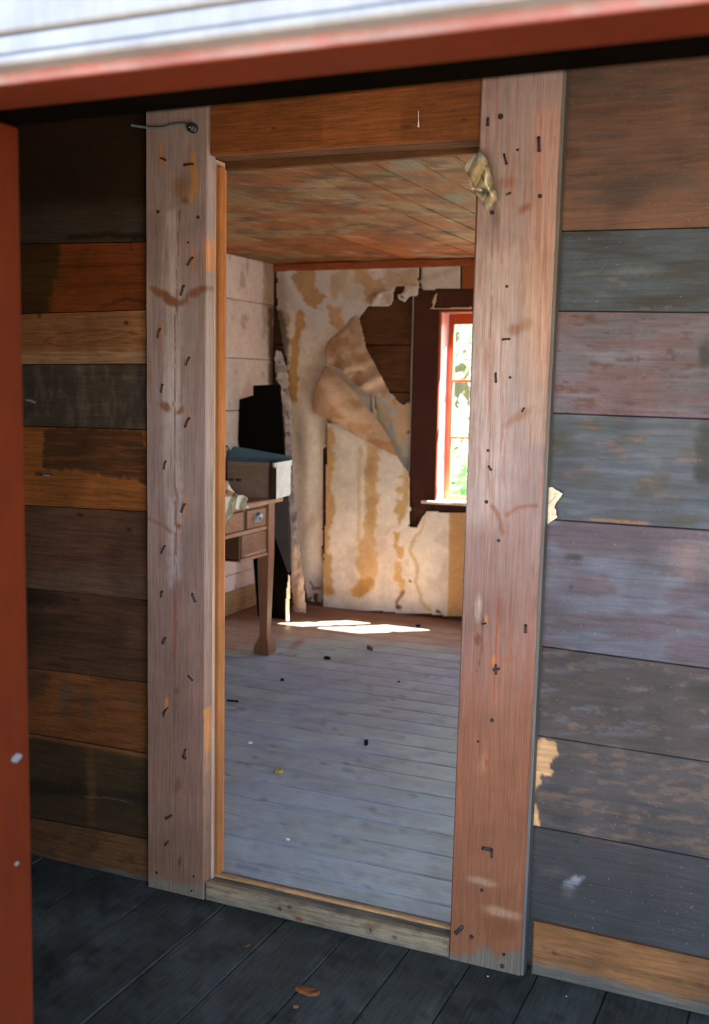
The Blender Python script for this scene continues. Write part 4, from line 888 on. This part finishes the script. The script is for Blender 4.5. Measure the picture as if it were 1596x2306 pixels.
def legmesh(x, y):
    mb = MB(); V = []; prof = [(DZ - 0.025, .031), (0.50, .031), (0.42, .029), (0.11, .0205), (0.085, .023), (0.05, .039), (0.028, .043), (0.0, .038)]
    for z, h in prof:
        for sx, sy in ((-1, -1), (1, -1), (1, 1), (-1, 1)):
            V.append((x + sx * h, y + sy * h, z))
    n = len(prof)
    F = [[0, 1, 2, 3], [4 * n - 1, 4 * n - 2, 4 * n - 3, 4 * n - 4]]
    for i in range(n - 1):
        for k in range(4):
            F.append([i * 4 + k, (i + 1) * 4 + k, (i + 1) * 4 + (k + 1) % 4, i * 4 + (k + 1) % 4])
    c = np.array([np.asarray(BR2) * (1.0 if i < 16 else 0.85) for i in range(len(V))])
    return mk('leg', V, F, FURNZ, desk, col=c)
for x, y in ((DX - 0.02, 4.722), (-3.11, 4.722), (DX - 0.02, 3.56), (-3.11, 3.56)):
    legmesh(x, y)

# ---------------------------------------------------------------- open box on the desk
def rrect(cx_, cy_, hx, hy, r, ang, z, n=4):
    P = []
    for qx, qy, a0 in ((1, 1, 0), (-1, 1, 90), (-1, -1, 180), (1, -1, 270)):
        for i in range(n + 1):
            a = math.radians(a0 + 90 * i / n)
            P.append(((hx - r) * qx + r * math.cos(a), (hy - r) * qy + r * math.sin(a)))
    ca, sa = math.cos(ang), math.sin(ang)
    return [(cx_ + x * ca - y * sa, cy_ + x * sa + y * ca, z) for x, y in P]
def loft(rings, cols, capfirst=True, caplast=True):
    V = [v for r in rings for v in r]; n = len(rings[0]); F = []; C = []
    for r, c in zip(rings, cols):
        C += [list(c)] * n
    for i in range(len(rings) - 1):
        for k in range(n):
            F.append([i * n + k, i * n + (k + 1) % n, (i + 1) * n + (k + 1) % n, (i + 1) * n + k])
    if capfirst: F.append(list(range(n))[::-1])
    if caplast: F.append([(len(rings) - 1) * n + k for k in range(n)])
    return V, F, C
BXA = math.radians(8)
bx, by, hx, hy = -2.672, 4.775, 0.180, 0.125
box = tag(empty('open_box', (bx, by, DZ)), 'open pale box with blue lining on the writing desk', 'box')
GB = S(128, 106, 92); GE = S(230, 226, 220)  # lighter end: window light on that side put into the colour
rings = []; cols = []
for z, e in ((0.0, -0.004), (0.006, 0), (0.115, 0), (0.118, 0.002), (0.124, 0.002), (0.127, 0.0), (0.150, 0.0), (0.153, 0.004), (0.178, 0.005), (0.180, 0.003)):
    rings.append(rrect(bx, by, hx + e, hy + e, 0.028, BXA, DZ + 0.0005 + z)); cols.append(GB)
rings.append(rrect(bx, by, hx - 0.006, hy - 0.006, 0.022, BXA, DZ + 0.180)); cols.append(GB)
V, F, C = loft(rings, cols, True, False)
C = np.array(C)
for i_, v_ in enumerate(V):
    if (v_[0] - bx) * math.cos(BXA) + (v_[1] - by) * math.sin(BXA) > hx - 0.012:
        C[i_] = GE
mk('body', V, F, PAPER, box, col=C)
BLUE = S(96, 124, 142)
rings = [rrect(bx, by, hx - 0.0065, hy - 0.0065, 0.022, BXA, DZ + 0.179), rrect(bx, by, hx - 0.009, hy - 0.009, 0.02, BXA, DZ + 0.01)]
V, F, C = loft(rings, [BLUE, BLUE], False, True)
mk('lining', V, F, CLOTH, box, col=np.array(C))
def boxpt(lx, ly, z):
    ca, sa = math.cos(BXA), math.sin(BXA)
    return np.array([bx + lx * ca - ly * sa, by + lx * sa + ly * ca, DZ + z])
for lx in (hx + 0.0, -hx + 0.012):                                                # dark leather corner bands
    V = []; 
    for z in (0.002, 0.19):
        for a in np.linspace(-92, -30, 8):
            a_ = math.radians(a)
            V.append(boxpt(lx - 0.028 + 0.0335 * math.cos(a_), -hy + 0.028 + 0.0335 * math.sin(a_), z))
    F = [[k, k + 1, 8 + k + 1, 8 + k] for k in range(7)]
    V2 = V + [np.asarray(v) + (-0.003, 0.003, 0) for v in V]
    F2 = F + [[f[3] + 16, f[2] + 16, f[1] + 16, f[0] + 16] for f in F]
    if lx > 0:
        mk('corner_band', V2, F2, CLOTH, box, col=S(54, 38, 30))
lidp = [boxpt(-hx + 0.004, hy + 0.002, 0.17), boxpt(hx - 0.004, hy + 0.002, 0.17), boxpt(hx - 0.004, hy + 0.012, 0.196), boxpt(-0.06, hy + 0.02, 0.226), boxpt(-hx + 0.03, hy + 0.022, 0.236), boxpt(-hx + 0.004, hy + 0.012, 0.20)]
MB().prism(lidp, (0, 0.004, 0), BLUE).build('lid_flap', CLOTH, box)
for lx in (-0.05, -0.012):
    p = boxpt(lx, -hy - 0.002, 0.09)
    MB().box(p[0] - 0.014, p[0] + 0.014, p[1] - 0.003, p[1] + 0.006, p[2] - 0.007, p[2] + 0.006, S(60, 44, 36), 0.002).build('clasp', IRON, box)
# black board standing tall in the corner behind the desk
def pxslab(name, poly, Yb, lean, thick, mat, col_, parent=None):
    pts = []
    for x_, y_ in poly:
        Y = Yb
        for _ in range(6):
            q = onY(x_, y_, Y); Y = Yb + lean * max(q[2], 0)
        pts.append(onY(x_, y_, Y))
    zmin = min(p[2] for p in pts)
    for p in pts:
        if p[2] < zmin + 0.03 and zmin < 0.05: p[2] = 0.001
    return MB().prism(pts, (0, thick, 0), col_).build(name, mat, parent)
blk = pxslab('leaning_board', [(570, 868), (628, 866), (640, 1040), (651, 1200), (653, 1290), (646, 1394), (580, 1393), (568, 1240), (540, 1018), (521, 905), (570, 890)], 5.47, 0.062, 0.02, CLOTH, S(13, 11, 7))
tag(blk, 'tall black board leaning in the corner behind the desk', 'board')
gry = pxslab('grey_panel', [(600, 1130), (648, 1119), (654, 1284), (648, 1290), (614, 1196)], 5.43, 0.05, 0.006, CLOTH, S(84, 78, 76))  # flat slab standing for the lighter grey area of the black board
tag(gry, 'dark grey pointed panel standing against the tall black board', 'cardboard')
# pale curled strip standing at the corner, built for the leaning board's edge
cu = pxsheet('pale_strip', [(650, 1288), (654, 1300), (653, 1350), (652, 1399), (641, 1399), (642, 1360), (645, 1325)], lambda p: -2.765 + 0.012 * np.sin((p[:, 1] - 1290) / 40.0), PAPER, None, S(222, 208, 184), [], step=2.0, jagged=0.4, plane='X')
tag(cu, 'narrow pale curled strip standing in the sunlight', 'paper scrap')

# ---------------------------------------------------------------- cloths on the near end of the desk
def clothX(p):
    fold = 0.018 * np.sin(p[:, 0] / 4.2 + p[:, 1] / 17.0) + 0.05 * fbm(p[:, 0] / 14, p[:, 1] / 14, 37, 3)
    return DX + 0.027 + 0.022 * (1 + np.sin(p[:, 0] / 4.6 + p[:, 1] / 13.0 + 3 * fbm(p[:, 0] / 22, p[:, 1] / 22, 37, 2))) + 0.03 * (fbm(p[:, 0] / 9, p[:, 1] / 9, 38, 3) + 0.5)
cloth = pxsheet('cream_cloth', [(440, 1090), (498, 1082), (512, 1080), (520, 1098), (532, 1112), (545, 1114), (559, 1120), (556, 1134), (561, 1145), (546, 1150), (530, 1146), (524, 1158), (513, 1170), (503, 1190), (480, 1200), (440, 1190)], clothX, CLOTH, None, S(226, 220, 204),
                [('p', [(500, 1104), (516, 1102), (531, 1112), (526, 1119), (508, 1118), (500, 1116)], S(150, 98, 58), 0.9, 2, 2)], step=2.5, jagged=1.5, plane='X', thick=0.003)
tag(cloth, 'crumpled cream cloth hanging over the edge of the desk', 'cloth')
def darkX(p):
    return DX - 0.13 + 0.06 * fbm(p[:, 0] / 10, p[:, 1] / 10, 47, 3)
dk = pxsheet('dark_bundle', [(460, 1010), (500, 1000), (512, 1002), (520, 1018), (515, 1030), (513, 1060), (512, 1095), (514, 1122), (450, 1126)], darkX, CLOTH, None, S(58, 50, 44), [('e', (507, 1010, 8, 6, 20), S(150, 146, 140), 0.8, 0.4, 3), ('e', (504, 1022, 5, 8, 0), S(214, 210, 204), 0.9, 0.4, 3)], step=2.5, jagged=2.5, plane='X', thick=0.05)
tag(dk, 'dark crumpled bundle with a white edge beside the open box', 'bundle')

# ================================================================ paper scraps on the casing, wire and knob
def scrapY(p):
    return YC - 0.012 - 0.03 * (fbm(p[:, 0] / 22, p[:, 1] / 30, 57, 3) + 0.5) - 0.016 * np.abs(np.sin((p[:, 0] + p[:, 1] * 0.5) / 11.0))
sc1 = pxsheet('wallpaper_scrap', [(1081, 338), (1090, 352), (1099, 362), (1102, 380), (1108, 400), (1112, 420), (1121, 440), (1122, 452), (1112, 456), (1104, 470), (1096, 476), (1090, 470), (1084, 450), (1072, 440), (1060, 424), (1052, 400), (1046, 378), (1048, 370), (1062, 354)], scrapY, PAPER, None, S(160, 144, 114),
              [('p', [(1081, 338), (1094, 356), (1072, 366), (1050, 382), (1046, 374)], S(150, 156, 152), 0.85, 4, 4, 8.), ('e', (1090, 432, 14, 9, 30), S(58, 66, 64), 0.9, 0.5, 5, 6.), ('l', ([(1106, 400), (1116, 430), (1124, 450)], 5), S(110, 112, 100), 0.8, 3, 3), ('l', ([(1056, 390), (1066, 420), (1076, 430)], 2), S(120, 92, 60), 0.8, 1.5, 2), ('l', ([(1084, 396), (1092, 410), (1100, 420)], 2), S(96, 70, 44), 0.8, 1.5, 2),
               ('l', ([(1094, 380), (1094, 412), (1108, 440)], 2.5), S(222, 216, 200), 0.9, 1.5, 2), ('l', ([(1064, 426), (1082, 428)], 2.5), S(222, 216, 200), 0.9, 1.5, 2), ('p', [(1085, 445), (1100, 450), (1098, 474), (1090, 468)], S(160, 156, 150), 0.8, 3, 2)], step=2.0, jagged=1.5)
tag(sc1, 'crumpled scrap of wallpaper nailed high on the door casing', 'paper scrap')
sc2 = pxsheet('paper_scrap', [(1220, 1100), (1243, 1095), (1248, 1100), (1268, 1112), (1250, 1135), (1247, 1142), (1253, 1150), (1252, 1158), (1256, 1164), (1224, 1187), (1216, 1180)], lambda p: YP - 0.006 - 0.006 * fbm(p[:, 0] / 10, p[:, 1] / 10, 67, 3) - 0.012 * sstep(1225, 1262, p[:, 0]), PAPER, None, S(226, 212, 184),
              [('l', ([(1226, 1135), (1240, 1130), (1252, 1118)], 1.5), S(170, 150, 124), 0.8, 1.2, 2), ('n', (8, 8, 0.15, 3), S(206, 184, 150), 0.6, 0.06, 0)], step=2.0, jagged=1.2)
tag(sc2, 'torn cream scrap of paper sticking out beside the right casing board', 'paper scrap')
wire = MB().tube([onY(x_, y_, YC - 0.01) for x_, y_ in ((296, 282), (322, 286), (345, 289), (370, 288), (392, 281), (410, 280), (424, 283), (434, 284))], 0.0034, S(120, 132, 136), 8).build('cable', GLOSS)
tag(wire, 'thin grey cable running over the left casing board', 'cable')
kp = onY(437, 290, YC)
kn = empty('insulator', kp)
tag(kn, 'small black cable knob screwed to the left casing board', 'knob')
MB().tube([kp + (0, 0.002, 0), kp + (0, -0.006, 0), kp + (0, -0.010, 0), kp + (0, -0.018, 0), kp + (0, -0.022, 0)], [0.012, 0.012, 0.008, 0.011, 0.007], S(40, 44, 48), 12).build('body', GLOSS, kn)
MB().tube([kp + (0, -0.021, 0), kp + (0, -0.025, 0)], [0.004, 0.003], S(120, 120, 120), 8).build('screw', METAL, kn)
web = MB().tube([onY(942, 250, YC - 0.004), onY(942, 272, YC - 0.004), onY(942, 286, YC - 0.004)], [0.0006, 0.0009, 0.0026], S(225, 225, 225), 6).build('hanging_thread', CLOTH)
tag(web, 'short white thread hanging from the header above the doorway', 'thread')
ctw = MB().tube([onY(x_, y_, YP - 0.006) for x_, y_ in ((327, 533), (318, 532), (306, 536), (298, 545), (294, 556), (298, 564))], 0.0012, S(40, 34, 30), 6).build('wire_end', IRON)
tag(ctw, 'thin dark wire curling out beside the left casing board', 'wire')

# ================================================================ bits on the floors
def chip(name, px, ln, wd, ht, ang, c, label, cat, z=0.0, mat=None, seed=1):
    p = onZ(px[0], px[1], z)
    rg2 = random.Random(seed)
    n = 9; V = []
    for lay in (0, 1):
        for i in range(n):
            a = 2 * math.pi * i / n
            rr = 1 + rg2.uniform(-0.25, 0.25)
            x_, y_ = ln * rr * math.cos(a) * (0.5 if lay == 0 else 0.42), wd * rr * math.sin(a) * (0.5 if lay == 0 else 0.42)
            zz = 0.0006 if lay == 0 else ht * (0.7 + 0.5 * rg2.random()) + ht * 0.6 * abs(math.cos(a))
            ca, sa = math.cos(ang), math.sin(ang)
            V.append((p[0] + x_ * ca - y_ * sa, p[1] + x_ * sa + y_ * ca, z + zz))
    F = [list(range(n))[::-1], [n + i for i in range(n)]] + [[i, (i + 1) % n, n + (i + 1) % n, n + i] for i in range(n)]
    return tag(mk(name, V, F, mat or CLOTH, None, col=c, origin=p), label, cat)
BK = S(34, 30, 28)
chip('debris_chip', (736, 1484), 0.034, 0.03, 0.008, 0.1, BK, 'small black square chip on the pale floor before the desk leg', 'debris', 0.0005, seed=2)
chip('pebble', (824, 1677), 0.016, 0.028, 0.012, 0.2, BK, 'round black pebble lying in the middle of the pale floor', 'pebble', 0.0005, seed=3)
chip('dry_leaf', (628, 1739), 0.04, 0.028, 0.008, 0.3, S(168, 150, 84), 'small yellowish dry leaf on the pale floor', 'leaf', 0.0005, seed=4)
chip('twig', (524, 1580), 0.05, 0.009, 0.005, 0.25, BK, 'thin dark twig on the pale floor near the left jamb', 'twig', 0.0005, seed=5)
chip('debris_chip', (635, 1533), 0.016, 0.018, 0.007, 0.3, BK, 'tiny dark crumb lying between the desk leg and the twig', 'debris', 0.0005, seed=6)
chip('wood_shaving', (833, 1463), 0.06, 0.014, 0.012, -0.6, S(120, 104, 92), 'curled grey shaving on the floor before the sunlit patch', 'shaving', 0.0005, seed=7)
chip('debris_chip', (941, 1411), 0.03, 0.03, 0.008, 0.4, BK, 'dark crumb at the foot of the papered wall', 'debris', 0.0005, seed=8)
chip('debris_chip', (898, 1536), 0.012, 0.014, 0.004, 0.4, S(70, 64, 66), 'grey crumb on the pale floor right of the black chip', 'debris', 0.0005, seed=9)
chip('paper_crumb', (563, 1674), 0.018, 0.016, 0.005, 0.4, S(226, 226, 226), 'white paper crumb on the pale floor above the yellowish leaf', 'paper scrap', 0.0005, seed=10)
chip('paper_crumb', (648, 1892), 0.012, 0.010, 0.004, 0.4, S(226, 226, 226), 'white paper crumb on the pale floor behind the threshold', 'paper scrap', 0.0005, seed=11)
chip('dry_leaf', (692, 2234), 0.062, 0.03, 0.006, 0.1, S(120, 72, 40), 'long brown dry leaf on the dusty hall floor', 'leaf', 0.001, seed=12)
chip('dry_leaf', (552, 2128), 0.03, 0.024, 0.004, -0.4, S(84, 60, 40), 'dull brown leaf fragment on the dusty hall floor by the threshold', 'leaf', 0.001, seed=13)
chip('debris_chip', (666, 2268), 0.016, 0.012, 0.003, 0.4, S(130, 82, 46), 'tiny brown flake beside the long brown leaf', 'debris', 0.001, seed=14)
chip('plaster_crumb', (1098, 2200), 0.0045, 0.004, 0.002, 0.4, S(150, 148, 144), 'white plaster crumb at the foot of the right casing board', 'debris', 0.001, seed=15)
chip('plaster_crumb', (1275, 2245), 0.0045, 0.004, 0.002, 0.4, S(150, 148, 144), 'white plaster crumb on the hall floor below the right skirting', 'debris', 0.001, seed=16)

# ================================================================ trees behind the house, seen through the window
def tree(name, x_, y_, h, r, n, label, seed, hue):
    t = tag(empty(name, (x_, y_, -0.3)), label, 'tree', 'trees behind the house')
    rs = np.random.RandomState(seed)
    MB().tube([(x_, y_, -0.3), (x_ + 0.05, y_, h * 0.3), (x_ - 0.04, y_ + 0.05, h * 0.6), (x_, y_, h * 0.9)], [0.12, 0.1, 0.07, 0.02], S(90, 74, 60), 8).build('trunk', WOOD['z'], t)
    for k in range(7):
        a = rs.rand() * 6.28; z0 = h * (0.25 + 0.5 * rs.rand())
        MB().tube([(x_, y_, z0), (x_ + r * .45 * math.cos(a), y_ + r * .45 * math.sin(a), z0 + r * .25), (x_ + r * .8 * math.cos(a), y_ + r * .8 * math.sin(a), z0 + r * .4)], [0.04, 0.025, 0.008], S(90, 74, 60), 6).build('branch', WOOD['z'], t)
    cl_ = rs.normal(size=(60, 3)); cl_ /= np.linalg.norm(cl_, axis=1)[:, None]
    cl_ *= (rs.rand(60, 1) ** 0.4)
    cen = np.array([x_, y_, h * 0.52]) + cl_ * [r, r, h * 0.5]
    P = cen[rs.randint(0, 60, n)] + rs.normal(size=(n, 3)) * r * 0.13
    P[:, 2] = np.maximum(P[:, 2], -0.25)
    a = rs.normal(size=(n, 3)); a /= np.linalg.norm(a, axis=1)[:, None]
    b2 = np.cross(a, rs.normal(size=(n, 3))); b2 /= np.linalg.norm(b2, axis=1)[:, None]
    L_ = rs.uniform(0.05, 0.10, (n, 1))
    V = np.stack([P - a * L_, P + b2 * L_ * 0.45, P + a * L_, P - b2 * L_ * 0.45], 1).reshape(-1, 3)
    F = np.arange(4 * n).reshape(-1, 4)
    c = np.repeat(np.asarray(hue) * rs.uniform(0.7, 1.3, (n, 1)), 4, 0)
    tag(mk('foliage', V, F, LEAF, t, col=c), kind='stuff')
tree('birch_tree', -3.8, 11.4, 4.0, 1.25, 4200, 'light green leafy tree standing outside the window', 1, S(150, 190, 150))
tree('alder_tree', -5.0, 15.8, 5.0, 1.9, 4500, 'darker green bushy tree standing outside the window', 2, S(120, 170, 140))
tree('shrub', -3.05, 8.9, 1.1, 0.6, 1600, 'low green shrub growing below the window outside', 3, S(160, 195, 150))
